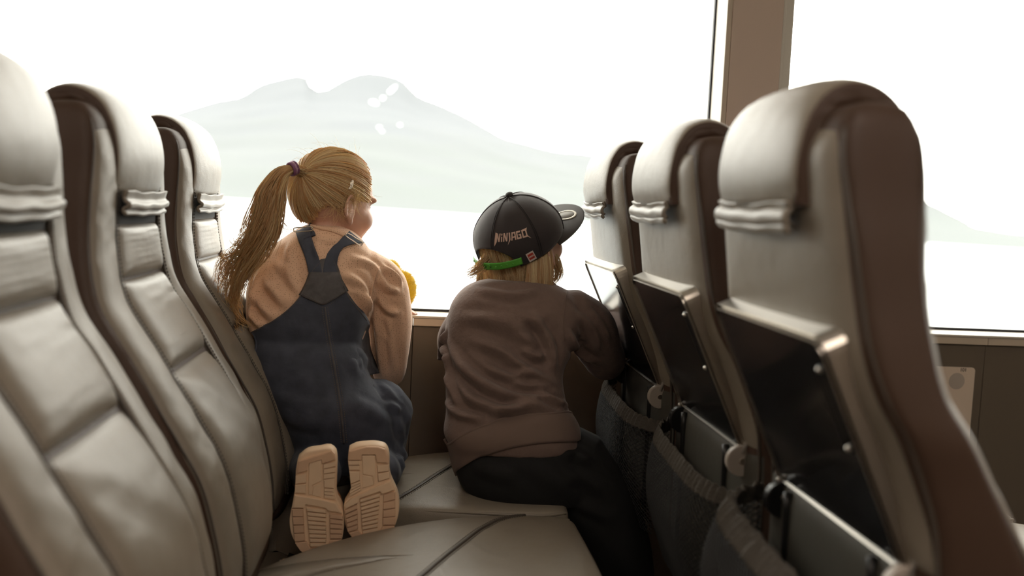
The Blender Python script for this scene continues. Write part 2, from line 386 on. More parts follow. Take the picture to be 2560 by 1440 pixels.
# rear upholstery
rp = pad('rear_panel', rear_pt, .045, v_at_z(.70, rear_pt), -.955, .955, .004, .0045, M['leather'], seat, nu=50, nv=28, pw=6, relief=wrk(9, .0007, .5))
lp = pad('lower_rear_panel', rear_pt, v_at_z(.70, rear_pt), v_at_z(.42, rear_pt), -.97, .97, .003, .004, M['lower_rear'], seat, nu=20, nv=20)
for y in (-.12, .12):
    p = [rear_pt(a)[0] for a in np.linspace(v_at_z(.69, rear_pt), v_at_z(.43, rear_pt), 12)]
    v, f = tube([(q[0]-.007, y, q[1]) for q in p], .006, 8); obj('strap', v, f, M['black'], lp)
for sgn in (-1, 1):
    path = []
    for k in range(50):
        pt, nr, h = rear_pt(.05+(v_at_z(.45, rear_pt)-.05)*k/49); d_ = .0006-drop(.957); path.append((pt[0]+nr[0]*d_, sgn*(h*.957), pt[1]+nr[1]*d_))
    v, f = tube(path, .0026, 6); obj('edge_piping', v, f, M['piping'], rp)
# headrest hood
arc = [(-.432,1.040),(-.427,1.075),(-.428,1.115),(-.437,1.150),(-.453,1.177),(-.477,1.193),(-.505,1.197),(-.530,1.187),(-.548,1.163),(-.557,1.130),(-.560,1.095),(-.558,1.066)]
A = crv(arc, 46); A[:, 0] += OX
T = np.gradient(A, axis=0); T /= np.linalg.norm(T, axis=1)[:, None]; Nn = np.stack([-T[:, 1], T[:, 0]], 1)
if Nn[0][0] < 0: Nn = -Nn
rings = []; th = np.linspace(0, 2*np.pi, 48, endpoint=False); c, s = sup(th, 4.2)
for k in range(46):
    a = k/45; thick = .015*(1-.55*abs(2*a-1)**8); hw = .132*(1-.05*abs(2*a-1)**6)
    mid = A[k]-Nn[k]*.010
    off = c*thick+.006*(1-(s)**2)*(c > 0)
    pu = 0
    rings.append(np.stack([mid[0]+Nn[k][0]*(off+pu), s*hw, mid[1]+Nn[k][1]*(off+pu)], 1))
v, f = loft(rings); hood = obj('headrest', v, f, None, seat, mats=[M['leather'], M['brown']])
hood.data.polygons.foreach_set('material_index', [1 if abs(q.normal.y) > .62 else 0 for q in hood.data.polygons])  # side faces take the brown, which puts their shade into the colour
# side gusset of the hood, gathered; its brown holds the side's shade
for sgn in (-1, 1):
    P = np.zeros((90, 9, 3)); A2 = crv(A, 90); T2 = np.gradient(A2, axis=0); T2 /= np.linalg.norm(T2, axis=1)[:, None]; N2 = np.stack([-T2[:, 1], T2[:, 0]], 1)
    if N2[0][0] < 0: N2 = -N2
    for k in range(90):
        for j in range(9):
            b = j/8; n_ = -.003-.028*b
            y = .1225+.0105*math.sin(math.pi*min(1, b*1.1))**.6+.0011*math.sin(k*.83+b*3+2*math.sin(k*.19))*math.sin(math.pi*b)*math.sin(math.pi*k/89)**2
            P[k, j] = (A2[k][0]+N2[k][0]*n_, sgn*y, A2[k][1]+N2[k][1]*n_)
    v, f = grid(P); obj('side_gusset', v, f, M['brown'], hood)
    v, f = tube([(A2[k][0]-N2[k][0]*.029, sgn*.1245, A2[k][1]-N2[k][1]*.029) for k in range(90)], .0032, 6); obj('gusset_piping', v, f, M['brown'], hood)
# hem flaps front and rear
for nm, pa, nx in (('front_hem', [(-.418,1.047),(-.4205,1.034),(-.414,1.028),(-.4145,1.022),(-.421,1.018),(-.418,1.013),(-.420,1.010)], 1), ('rear_hem', [(-.557,1.070),(-.553,1.060),(-.559,1.054),(-.558,1.048),(-.553,1.045),(-.556,1.041),(-.553,1.038)], -1)):
    P = np.zeros((28, 22, 3)); C = crv(pa, 28)
    for i in range(28):
        for j in range(22):
            b = j/21*2-1; w = .0010*math.sin(7*b+i*.2)
            P[i, j] = (C[i][0]+OX+w, b*.117, C[i][1]+.003*b*b+.0008*math.sin(8*b))
    v, f = grid(P); o = obj(nm, v, f, M['leather'], hood); md = o.modifiers.new('s', 'SOLIDIFY'); md.thickness = .005
# dark slot under the front hem
pt, nr, h = front_pt(v_at_z(1.006)); MB().box(pt[0]-.004, pt[0]+.0035, -.105, .105, .998, 1.05).build('headrest_slot', M['slot'], hood)
# seat cushion
def cushion():
    zt = lambda x: .404+.050*(1-(1-max(0, min(1, x/.45)))**2)  # local x 0..; rises to the front
    out = [(-.02,.05),(.03,.095),(.08,.128),(.16,.168),(.26,.205),(.37,.232),(.48,.2455),(.555,.243),(.580,.232),(.588,.20)]
    xs = crv(out, 40); half = [(p[0], p[1]) for p in xs]
    ring = np.array([(x, y) for x, y in half]+[(.590, .1), (.591, 0), (.590, -.1)]+[(x, -y) for x, y in half[::-1]]+[(-.03, -.06), (-.033, 0), (-.03, .06)])
    cen = np.array([.28, 0]); rings = []
    prof = [(.30,-.13),(.97,-.13),(1.0,-.118),(1.0,-.03),(.995,-.014),(.982,-.004),(.96,.0),(.88,.004),(.70,.009),(.45,.012),(.2,.013),(.02,.013)]
    for sc, dz in prof:
        xy = cen+(ring-cen)*sc
        rings.append(np.array([(x, y, (zt(x)+dz) if dz > -.1 else .30+(dz+.13)*.5) for x, y in xy]))
    v, f = loft(rings); return v, f, zt, ring
v, f, zt, ring = cushion()
cu = obj('seat_cushion', v, f, M['leather'], seat)
# diagonal seam across the cushion
def on_cushion(x, y):
    h = BVC.ray_cast(Vector((x, y, 1)), Vector((0, 0, -1)), 2); return np.array(h[0]) if h[0] is not None else np.array((x, y, .44))
BVC = BVHTree.FromPolygons([tuple(p.co) for p in cu.data.vertices], [tuple(q.vertices) for q in cu.data.polygons])
P3 = [on_cushion(x, y)+np.array([0, 0, .0008]) for x, y in crv([(.215, -.19), (.26, -.137), (.335, 0), (.405, .134), (.455, .205), (.49, .232)], 60)]
vv, ff = tube(P3, .0030, 6); obj('cushion_piping', vv, ff, M['piping'], cu)
mb = MB(); P = crv(P3, 150)
for off in (-.007, .007):
    for k in range(1, 149, 2):
        d = P[k+1]-P[k-1]; e = d/np.linalg.norm(d); nn = np.array([-e[1], e[0], 0]); q = P[k]+nn*off+np.array([0, 0, .0006])
        v2, f2 = tube([q-e*.0022, q, q+e*.0022], [.0005, .0011, .0005], 4); mb.add(v2, f2)
mb.build('cushion_stitching', M['stitch'], cu, kind='stuff')
for sgn in (-1, 1):
    # rolled edge along the side
    P3 = [(x, sgn*(y*.998), zt(x)-.006) for x, y in crv([(.20, .176), (.26, .198), (.37, .228), (.47, .2425), (.55, .240), (.577, .228)], 50)]
    vv, ff = tube(P3, .003, 6); obj('edge_roll', vv, ff, M['leather'], cu)
mb = MB().box(.02, .50, -.20, .20, .27, .31); mb.build('seat_pan', M['frame'], seat)
mb = MB().box(.06, .10, -.19, -.15, 0, .28).box(.40, .44, -.19, -.15, 0, .28).box(.02, .50, -.19, -.15, 0, .03); mb.build('leg', M['frame'], seat, bevel=.004)
mb = MB().box(.06, .10, .15, .19, 0, .28).box(.40, .44, .15, .19, 0, .28).box(.02, .50, .15, .19, 0, .03); mb.build('leg', M['frame'], seat, bevel=.004)
# ---- tray table on the rear
tray = empty('tray_table', (0, 0, 0)); tray.parent = seat
TA = np.array([.408-.95+OX, .936]); TB = np.array([.520-.95+OX, .694]); tdir = (TB-TA); tl = np.linalg.norm(tdir); tdir /= tl; tn = np.array([tdir[1], -tdir[0]])
if tn[0] > 0: tn = -tn
ya, yb = -.183, .168
def tp(a, y, d): q = TA+tdir*a+tn*d; return (q[0], y, q[1])
def rrect(a0, a1, y0, y1, r, n=5, r2=None):
    r2 = r if r2 is None else r2
    out = []
    for (ca, cy, t0, rr) in ((a0+r, y1-r, 90, r), (a0+r, y0+r, 180, r), (a1-r2, y0+r2, 270, r2), (a1-r2, y1-r2, 0, r2)):
        for i in range(n+1):
            t = math.radians(t0+90*i/n); out.append((ca+rr*math.cos(t), cy+rr*math.sin(t)))
    return out
o1 = rrect(0, tl, ya, yb, .02, 5, .006); o2 = rrect(.006, tl-.004, ya+.006, yb-.006, .016, 5, .004)
R = lambda ol, d: np.array([tp(a, y, d) for a, y in ol])
v, f = loft([R(o2, .004), R(o2, -.003), R(o1, -.001), R(o1, .001), R(o1, -.024), R(o1, -.026), R(o2, -.026)], cap=False); obj('tray_frame', v, f, M['steel'], tray, smooth=False)
v, f = loft([R(o2, .0015), R(o2, -.022)]); pn = obj('tray_panel', v, f, M['tray_black'], tray, smooth=False)
# grip slot; steel beads added at both ends stand for highlights
so = rrect(.035, .135, ya+.022, ya+.042, .0098); si = rrect(.0375, .1325, ya+.0245, ya+.0395, .0072)
v, f = loft([R(so, .001), R(so, .0028), R(si, .0028), R(si, .0016)], cap=False); obj('grip_slot_rim', v, f, M['black'], pn)
for a in (.040, .130):
    v, f = ell(tp(a, ya+.032, .002), (.0045, .0045, .0035), 10, 6); obj('grip_glint', v, f, M['steel'], pn)
def disc(cx, y0, y1, cz, r, mt, nm, par):
    t = np.linspace(0, 2*np.pi, 28, endpoint=False); g = lambda y, q: np.stack([cx+q*np.cos(t), t*0+y, cz+q*np.sin(t)], 1)
    v, f = loft([g(y0, r*.90), g(y0+.0008, r), g(y1-.0008, r), g(y1, r*.9)]); return obj(nm, v, f, mt, par, smooth=False)
dc = TA+tdir*(tl+.010)+tn*.010
d1 = disc(dc[0], ya-.006, ya+.006, dc[1], .024, M['disc_grey'], 'hinge_disc', tray); 
disc(dc[0], ya-.0075, ya-.005, dc[1], .005, M['steel'], 'hinge_screw', d1)
v, f = tube([tp(tl-.05, ya-.001, -.014), tp(tl-.02, ya-.002, -.014), (dc[0], ya-.003, dc[1]+.012)], .007, 8, flat=.5); obj('hinge_arm', v, f, M['steel_disc'], tray)
q = tp(tl-.030, ya-.004, -.012); v, f = ell(q, (.0035, .003, .0035), 10, 6); obj('arm_screw', v, f, M['steel'], tray)
d2 = disc(dc[0]+.002, yb-.022, yb-.008, dc[1]-.010, .025, M['black'], 'pivot_block', tray)
disc(dc[0]+.002, yb-.0238, yb-.021, dc[1]-.006, .0042, M['steel'], 'pivot_screw', d2)
v, f = tube([tp(tl+.001, ya+.01, -.004), tp(tl+.001, 0, -.004), tp(tl+.001, yb-.004, -.004)], .0042, 8); obj('edge_rod', v, f, M['steel'], tray)
for y in (ya+.016, yb-.012):
    v, f = ell(tp(tl-.006, y, .006), (.004, .004, .004), 10, 6); obj('rod_knob', v, f, M['steel_disc'], tray)
# ---- net pocket
pk = empty('net_pocket', (0, 0, 0)); pk.parent = seat
def pocket_pt(b, zz, bulge):
    y = .215*b; x0 = rear_pt(v_at_z(min(zz, .69), rear_pt))[0][0]
    return x0-.008-bulge*(1-abs(b)**5), y
NB = 150; mb = []
P = np.zeros((NB, 10, 3))
for i in range(NB):
    b = i/(NB-1)*2-1; top = .648+.012*b
    for j in range(10):
        k = j/9; z = top-.026*k; x, y = pocket_pt(b, z, .045+.012*k)
        rip = .0042*math.sin(i*1.25+.8*math.sin(i*.37))*(.35+.65*abs(math.sin(math.pi*(k*.9+.05))))
        P[i, j] = (x-rip, y, z+.003*math.sin(i*1.25+1)*(k < .15))
v, f = grid(P); eb = obj('elastic_band', v, f, M['elastic'], pk); md = eb.modifiers.new('s', 'SOLIDIFY'); md.thickness = .003
# net: real strands
mb = MB(); NU, NVN = 44, 24
def npt(u, w):
    b = u*2-1; z = .624+.012*b-.215*w; x, y = pocket_pt(b, z, (.058+.03*math.sin(math.pi*w))*(1-.55*w)); return np.array([x, y*(1-.08*w), z])
for i in range(-NVN, NU):
    for dr in (1, -1):
        pts = []
        for j in range(NVN+1):
            u = (i+(j if dr > 0 else NVN-j))/NU
            if 0 <= u <= 1: pts.append(npt(u, j/NVN))
        if len(pts) > 2: v, f = tube(pts, .0009, 3, cap=False); mb.add(v, f)
mb.build('net', M['net'], pk, kind='stuff')
SEATS = []
YC = [1.105, 1.605, 2.105]
labs = [['near left seat, its grey headrest cut off by the frame edge', 'middle seat of the left row, behind the kneeling girl', 'left row seat beside the window, partly behind the girl'],
        ['large blurred seat closest on the right, brown side towards us', 'middle seat of the right row, tray folded up', 'right row seat nearest the window, beside the capped child']]
for r, rx in enumerate((-.25, .70)):
    for k, y in enumerate(YC):
        o = seat if (r == 0 and k == 0) else copy_tree(seat)
        o.location = (rx, y, 0); tag(o, labs[r][k], 'seat', 'ferry seats in the %s row' % ('left', 'right')[r]); SEATS.append(o)
for ch in SEATS[3].children:
    if ch.name.startswith('net_pocket'): ch.scale = (1.75, 1, 1); ch.location = (.75*.188, 0, .018)
# ------------------------------------------------------------------ people: shared tools
M['skin'] = mat('skin', (.62, .36, .26), .5, var=.05, vscale=30); M['skin'].node_tree.nodes['Principled BSDF'].inputs['Subsurface Weight'].default_value = .15
M['skin'].node_tree.nodes['Principled BSDF'].inputs['Subsurface Radius'].default_value = (.012, .005, .003)
M['eye'] = mat('eye_white', (.75, .75, .73), .2); M['iris'] = mat('eye_iris', (.06, .10, .14), .2); M['lip'] = mat('lip', (.55, .25, .2), .4)
def dotted(name, col, dot):
    m = mat(name, col, .85, sheen=.3, bump=.12, bscale=70); n = m.node_tree.nodes; l = m.node_tree.links; b = n['Principled BSDF']
    tc = n.new('ShaderNodeTexCoord'); vo = n.new('ShaderNodeTexVoronoi'); vo.inputs['Scale'].default_value = 270; vo.inputs['Randomness'].default_value = .55
    l.new(tc.outputs['Object'], vo.inputs['Vector']); r = n.new('ShaderNodeMath'); r.operation = 'LESS_THAN'; r.inputs[1].default_value = .25
    l.new(vo.outputs['Distance'], r.inputs[0]); mx = n.new('ShaderNodeMix'); mx.data_type = 'RGBA'
    mx.inputs['A'].default_value = (*col, 1); mx.inputs['B'].default_value = (*dot, 1); l.new(r.outputs[0], mx.inputs['Factor']); l.new(mx.outputs['Result'], b.inputs['Base Color'])
    return m
M['blouse'] = dotted('dotted_peach_jersey', (.80, .53, .355), (.47, .27, .17))
M['denim'] = mat('dark_denim', (.056, .064, .090), .8, var=.55, vscale=34, bump=.25, bscale=60, sheen=.08, fine=.3, fscale=1400)
M['denim_seam'] = mat('denim_seam', (.10, .094, .098), .8, var=.5, vscale=90)
M['thread'] = mat('tan_thread', (.16, .125, .09), .8)
M['sweat'] = mat('dark_brown_sweatshirt', (.165, .112, .092), .92, var=.16, vscale=60, sheen=.12, bump=.35, bscale=160)
M['rib'] = mat('ribbed_knit', (.150, .102, .082), .92, sheen=.1)
M['trousers'] = mat('black_trousers', (.006, .006, .006), .9, bump=.2, bscale=60)
M['chrome'] = mat('polished_buckle', (.75, .68, .58), .2, metal=1)
def hair_mat(name, dark, light):
    m = bpy.data.materials.new(name); m.use_nodes = True; n = m.node_tree.nodes; l = m.node_tree.links; n.clear()
    o = n.new('ShaderNodeOutputMaterial'); a = n.new('ShaderNodeAttribute'); a.attribute_name = 'tint'
    mx = n.new('ShaderNodeMix'); mx.data_type = 'RGBA'; mx.inputs['A'].default_value = (*dark, 1); mx.inputs['B'].default_value = (*light, 1); l.new(a.outputs['Fac'], mx.inputs['Factor'])
    p = n.new('ShaderNodeBsdfPrincipled'); p.inputs['Roughness'].default_value = .38; p.inputs['Specular IOR Level'].default_value = .5
    t = n.new('ShaderNodeBsdfTranslucent'); s = n.new('ShaderNodeMixShader'); s.inputs[0].default_value = .48
    l.new(mx.outputs['Result'], p.inputs['Base Color']); l.new(mx.outputs['Result'], t.inputs['Color'])
    l.new(p.outputs[0], s.inputs[1]); l.new(t.outputs[0], s.inputs[2]); l.new(s.outputs[0], o.inputs[0]); return m
M['hair'] = hair_mat('golden_blond_hair', (.72, .43, .19), (1.0, .84, .52))
M['hair2'] = hair_mat('light_blond_hair', (.72, .46, .23), (1.0, .86, .56))
class Strands:
    def __init__(s): s.mb = MB(); s.t = []
    def add(s, path, r=.0006, tint=None, n=3, tip=.25):
        P = np.asarray(path); k = len(P); rr = r*(np.linspace(1, tip, k))
        v, f = tube(P, rr, n, cap=False); s.mb.add(v, f); s.t += [rng.random()**1.3 if tint is None else tint]*len(v)
    def build(s, name, mt, parent):
        o = s.mb.build(name, mt, parent, smooth=True, kind='stuff'); at = o.data.attributes.new('tint', 'FLOAT', 'POINT'); at.data.foreach_set('value', s.t); return o
def const_tint(o, val):
    at = o.data.attributes.new('tint', 'FLOAT', 'POINT'); at.data.foreach_set('value', [val]*len(o.data.vertices))
def rings_from(rows, n=48, ex=2.3, m=40):
    """rows: (py, left px, right px, depth of the middle, half depth) -> torso loft"""
    C = []
    for py, l, r, y, b in rows:
        p, q = W(l, py, y), W(r, py, y); c = (p+q)/2; C.append((c[0], c[1], c[2], (q[0]-p[0])/2, b))
    C = crv(C, m); th = np.linspace(0, 2*np.pi, n, endpoint=False); cc, ss = sup(th, ex); out = []
    for x, y, z, a, b in C: out.append(np.stack([x+a*cc, y+b*ss, th*0+z], 1))
    return loft(out)
def bvh_of(*objs):
    v = []; f = []
    for o in objs:
        n = len(v); v += [tuple(p.co) for p in o.data.vertices]; f += [tuple(i+n for i in q.vertices) for q in o.data.polygons]
    return BVHTree.FromPolygons(v, f)
def on(bvh, px, py, off, ynear=2.0):
    o = np.array([0, 0, EYE]); p = W(px, py, 2.0); d = p-o; d /= np.linalg.norm(d)
    hit = bvh.ray_cast(Vector(o+d*1.2), Vector(d), 2.0)
    if hit[0] is None or hit[0][1] > 2.32: hit = bvh.find_nearest(Vector(W(px, py, ynear)))
    return np.array(hit[0])+np.array(hit[1])*off
def smooth_grid(P, it=2):
    for _ in range(it):
        Q = P.copy(); Q[1:-1] = (P[:-2]+2*P[1:-1]+P[2:])/4; P = Q; Q = P.copy(); Q[:, 1:-1] = (P[:, :-2]+2*P[:, 1:-1]+P[:, 2:])/4; P = Q
    return P
def patch(name, bvh, L, R, off, mt, parent, nu=40, nv=24, thick=.003, vee=0, off1=None, it=3):
    Lc, Rc = crv(L, nu), crv(R, nu); P = np.zeros((nu, nv, 3))
    for i in range(nu):
        a = i/(nu-1); of = off if off1 is None else off+(off1-off)*max(0, (a-.55)/.45)
        for j in range(nv):
            b = j/(nv-1); q = Lc[i]*(1-b)+Rc[i]*b; q = q+np.array([0, vee*a**3*(1-abs(2*b-1))])
            P[i, j] = on(bvh, q[0], q[1], of)
    P = smooth_grid(P, it); v, f = grid(P); o = obj(name, v, f, mt, parent)
    if thick: md = o.modifiers.new('s', 'SOLIDIFY'); md.thickness = thick; md.offset = 0
    return o
def seam(name, bvh, pts, off, r, mt, parent, n=60, dash=False):
    C = crv(pts, n); P = np.array([on(bvh, x, y, off) for x, y in C]); P[1:-1] = (P[:-2]+2*P[1:-1]+P[2:])/4
    if not dash: v, f = tube(P, r, 5); return obj(name, v, f, mt, parent)
    mb = MB()
    for k in range(0, n-1, 2): v, f = tube([P[k], (P[k]+P[k+1])/2, P[k+1]], [r*.5, r, r*.5], 4); mb.add(v, f)
    return mb.build(name, mt, parent, kind='stuff')
def hand(wr, dirv, upv, side, size=1.0, curl=.5):
    """shapes of a child's hand: wrist point, finger direction, back-of-hand direction, thumb side (+1/-1)"""
    d = np.array(dirv, float); d /= np.linalg.norm(d); u = np.array(upv, float); u -= d*np.dot(u, d); u /= np.linalg.norm(u); s_ = np.cross(d, u)*side
    wr = np.array(wr, float); S = size; out = []
    rot = np.stack([d, s_, u], 1)
    out.append(ell(wr+d*.022*S, (.032*S, .023*S, .011*S), 14, 10, rot))
    lens = [.034, .039, .036, .028]; offs = [.016, .0055, -.005, -.015]
    for ln, of in zip(lens, offs):
        b = wr+d*.043*S+s_*of*S; pts = []
        for k, t in enumerate((0, .35, .7, 1.0)):
            p = b+d*ln*S*t*(1-.12*curl*t)-u*curl*.014*S*t*t; pts.append((*p, (.0068-.0016*t)*S, (.0064-.0016*t)*S))
        out.append(limb(pts, 10, 10))
    b = wr+d*.012*S+s_*.018*S
    pts = [(*(b+(s_*.9+d*.6)*.03*S*t-u*.006*S*t), (.0078-.0018*t)*S, (.0075-.0018*t)*S) for t in (0, .5, 1)]
    out.append(limb(pts, 8, 10)); return out
def head_shapes(C, F, U, sc=1.0):
    F = np.array(F, float); F /= np.linalg.norm(F); U = np.array(U, float); U -= F*np.dot(U, F); U /= np.linalg.norm(U); R = np.cross(F, U); rot = np.stack([F, R, U], 1); C = np.array(C, float)
    L = lambda f, r, u: C+(F*f+R*r+U*u)*sc
    E = lambda p, q, n=20, m=14, ro=rot: ell(L(*p), tuple(x*sc for x in q), n, m, ro)
    out = [E((-.004, 0, .012), (.090, .073, .088)), E((.024, 0, -.035), (.066, .063, .062)), E((.050, 0, -.072), (.028, .030, .024)),
           E((.047, .032, -.038), (.034, .028, .030)), E((.047, -.032, -.038), (.034, .028, .030)),
           E((.088, 0, -.030), (.013, .0085, .009), 12, 8), E((.082, 0, -.016), (.010, .006, .022), 12, 8), E((.070, .030, .008), (.014, .024, .009)), E((.070, -.030, .008), (.014, .024, .009)),
           E((.080, 0, -.052), (.008, .017, .0045), 12, 8), E((.077, 0, -.060), (.009, .014, .005), 12, 8)]
    for sg in (-1, 1):   # ears: lobe, helix rim, concha wall
        a = math.radians(28)*sg; e = np.array([[math.cos(a), -math.sin(a), 0], [math.sin(a), math.cos(a), 0], [0, 0, 1]])
        ro = rot@e.T
        out.append(E((-.004, sg*.077, -.022), (.014, .0045, .025), 14, 10, ro)); out.append(E((.002, sg*.075, -.046), (.007, .005, .009), 10, 8, ro))
        hel = []
        for t in np.linspace(-60, 215, 14):
            q = np.array([.0165*math.cos(math.radians(t)), 0, .0275*math.sin(math.radians(t))]); q = e.T@q
            hel.append((*L(-.006+q[0], sg*.081+q[1], -.020+q[2]), .0037*sc, .0037*sc))
        out.append(limb(hel, 26, 8))
    return out, L, R, F, U
def face_parts(L, F, parent, sc=1.0):
    for sg in (-1, 1):
        v, f = ell(L(.0640, sg*.030, -.008), (.0098*sc,)*3, 14, 10); e = obj('eye', v, f, M['eye'], parent)
        v, f = ell(L(.0712, sg*.0305, -.008), (.0042*sc,)*3, 10, 8); obj('iris', v, f, M['iris'], e)
# ------------------------------------------------------------------ the girl kneeling on the window seat
gC = np.array([-.170, 2.14, 1.052]); tf = math.radians(55)
hs, gL, gR, gF, gU = head_shapes(gC, (math.sin(tf), math.cos(tf), -.10), (.06, .03, 1))
neck = limb([(-.178, 2.125, 1.00, .040, .042), (-.182, 2.115, .955, .038, .042), (-.190, 2.115, .905, .045, .05)], 10, 18)
trunk = rings_from([(640, 700, 900, 2.14, .06), (700, 640, 935, 2.13, .075), (800, 640, 905, 2.11, .075), (900, 650, 900, 2.09, .075), (1000, 690, 950, 2.07, .08)], 32, 2.2, 24)
thighs = [limb([(-.18, 2.08, .62, .055, .06), (-.19, 2.11, .55, .055, .06), (-.195, 2.16, .485, .052, .05)], 12), limb([(-.10, 2.08, .62, .055, .06), (-.065, 2.11, .55, .055, .06), (-.045, 2.16, .485, .052, .05)], 12)]
calves = [limb([(-.195, 2.15, .475, .045, .04), (-.19, 2.02, .475, .042, .038), (-.165, 1.90, .492, .033, .033), (-.162, 1.872, .51, .03, .03)], 14), limb([(-.045, 2.15, .475, .045, .04), (-.05, 2.02, .475, .042, .038), (-.060, 1.90, .492, .033, .033), (-.062, 1.872, .51, .03, .03)], 14)]
feet = [limb([(-.160, 1.862, .545, .026, .022), (-.160, 1.858, .49, .028, .02), (-.155, 1.852, .425, .024, .018)], 10), limb([(-.062, 1.862, .55, .026, .022), (-.062, 1.858, .50, .028, .02), (-.062, 1.852, .44, .024, .018)], 10)]
arms = [limb([(-.085, 2.14, .885, .036, .038), (-.062, 2.18, .78, .033, .034), (-.042, 2.225, .665, .030, .030)], 14), limb([(-.042, 2.225, .665, .030, .030), (-.052, 2.33, .73, .026, .026), (-.062, 2.415, .787, .019, .019)], 14),
        limb([(-.300, 2.14, .885, .036, .038), (-.312, 2.20, .79, .032, .033), (-.305, 2.26, .705, .030, .030)], 14), limb([(-.305, 2.26, .705, .030, .030), (-.27, 2.34, .745, .026, .026), (-.235, 2.42, .79, .019, .019)], 14)]
hands = hand((-.060, 2.418, .789), (1, .02, -.10), (0, -.05, 1), 1, 1.0, .35)+hand((-.232, 2.43, .791), (.95, .3, -.12), (0, 0, 1), 1, 1.0, .3)
me = remesh(hs+[neck, trunk]+thighs+calves+feet+arms+hands, .0036, 2)
girl = wrap('person', me, M['skin']); tag(girl, 'child with blond ponytail kneeling on the window seat in denim dungarees', 'person')
face_parts(gL, gF, girl)
# blouse
bl = [rings_from([(562, 775, 858, 2.12, .048), (574, 748, 884, 2.12, .060), (598, 712, 908, 2.12, .074), (632, 668, 930, 2.12, .086), (672, 636, 942, 2.115, .094), (720, 621, 944, 2.11, .098), (800, 617, 925, 2.10, .100), (870, 640, 900, 2.085, .086), (940, 665, 895, 2.08, .080)], 56, 2.25, 44),
      limb([(-.105, 2.12, .905, .045, .050), (-.062, 2.155, .865, .057, .058), (-.046, 2.175, .80, .054, .056), (-.043, 2.20, .73, .049, .050), (-.040, 2.225, .672, .040, .042), (-.040, 2.245, .655, .036, .036)], 22, 20),
      limb([(-.040, 2.24, .665, .040, .040), (-.05, 2.32, .72, .035, .035), (-.060, 2.392, .772, .027, .027)], 14, 18),
      limb([(-.285, 2.125, .89, .050, .052), (-.306, 2.165, .835, .048, .05), (-.310, 2.21, .77, .044, .046), (-.300, 2.255, .71, .040, .040)], 18, 18),
      limb([(-.300, 2.255, .71, .040, .040), (-.27, 2.34, .75, .034, .034), (-.242, 2.40, .78, .027, .027)], 14, 18)]
me = remesh(bl, .0042, 4, .5)
r_ = lambda y, *p: [W(a, b, y) for a, b in p]
folds(me, [(r_(2.02, (632, 735), (665, 775), (690, 795)), .010, .011), (r_(2.02, (628, 780), (640, 800), (655, 815)), .008, .010), (r_(2.02, (672, 700), (705, 740), (728, 762)), .011, .009), (r_(2.02, (690, 650), (725, 700), (745, 740)), .009, .006),
           (r_(2.02, (850, 680), (900, 712), (930, 780)), .009, .010), (r_(2.02, (872, 645), (925, 660), (955, 690)), .008, .007), (r_(2.03, (645, 680), (634, 740), (626, 800)), .009, .007), (r_(2.03, (880, 720), (905, 745), (918, 775)), .007, .008),
           (r_(2.10, (945, 690), (975, 722), (1000, 728)), .008, .011), (r_(2.10, (940, 735), (972, 775), (998, 785)), .008, .011), (r_(2.12, (935, 770), (948, 850), (955, 940)), .008, .010), (r_(2.13, (972, 800), (984, 880), (990, 940)), .007, .007), (r_(2.12, (950, 820), (970, 860), (975, 930)), .006, .006),
           (r_(2.10, (955, 665), (990, 690), (1005, 715)), .006, .008), (r_(2.05, (905, 735), (915, 760), (922, 785)), .008, .008), (r_(2.02, (728, 600), (722, 650), (735, 700)), .009, .007), (r_(2.02, (800, 600), (796, 625), (800, 650)), .008, .005), (r_(2.02, (775, 585), (810, 600), (850, 600)), .006, .004), (r_(2.02, (660, 700), (690, 745), (705, 775)), .008, .006)])
V = verts_of(me); set_verts(me, V+norms_of(me)*(noise3(V, 60, 3)*.0016)[:, None])
blouse = wrap('blouse', me, M['blouse'], girl)
bv = bvh_of(blouse)
seam('armhole_seam', bv, [(948, 668), (935, 700), (925, 745), (920, 790)], .0008, .0011, M['blouse'], blouse)
seam('neck_binding', bv, [(778, 566), (800, 572), (836, 580), (862, 592), (880, 606)], .002, .0036, M['blouse'], blouse)
# dungarees: seat, thighs and calves
dn = [rings_from([(846, 634, 905, 2.085, .090), (870, 627, 912, 2.08, .102), (940, 640, 928, 2.07, .106), (1000, 672, 972, 2.06, .110), (1060, 700, 1000, 2.07, .108), (1120, 722, 1012, 2.09, .10), (1165, 735, 1010, 2.11, .085)], 56, 2.3, 36),
      limb([(-.195, 2.09, .60, .080, .085), (-.198, 2.14, .53, .070, .07), (-.200, 2.19, .492, .055, .05)], 14, 20), limb([(-.062, 2.09, .60, .080, .085), (-.058, 2.13, .53, .066, .068), (-.050, 2.19, .495, .054, .05)], 14, 20),
      limb([(-.198, 2.17, .487, .055, .045), (-.19, 2.05, .49, .055, .050), (-.172, 1.94, .505, .050, .046), (-.166, 1.892, .52, .046, .044)], 16, 20),
      limb([(-.050, 2.17, .487, .052, .045), (-.050, 2.05, .49, .053, .050), (-.054, 1.95, .505, .050, .047), (-.054, 1.895, .52, .047, .045)], 16, 20)]
me = remesh(dn, .0042, 5, .5)
folds(me, [(r_(1.98, (940, 960), (975, 985), (985, 1010)), .012, .006), (r_(1.98, (880, 870), (910, 890), (930, 930)), .012, .005), (r_(2.0, (985, 1040), (1000, 1070), (1010, 1120)), .010, .006),
           (r_(1.98, (960, 1010), (990, 1020), (1000, 1035)), .008, .006), (r_(2.0, (1000, 1120), (1015, 1150), (1020, 1180)), .009, .007), (r_(1.97, (720, 930), (780, 960), (840, 950)), .016, .004), (r_(1.97, (700, 1040), (770, 1060), (840, 1050)), .016, .004),
           (r_(1.97, (870, 1000), (930, 1030), (980, 1060)), .014, .004)])
V = verts_of(me); set_verts(me, V+norms_of(me)*(noise3(V, 45, 5)*.002)[:, None])
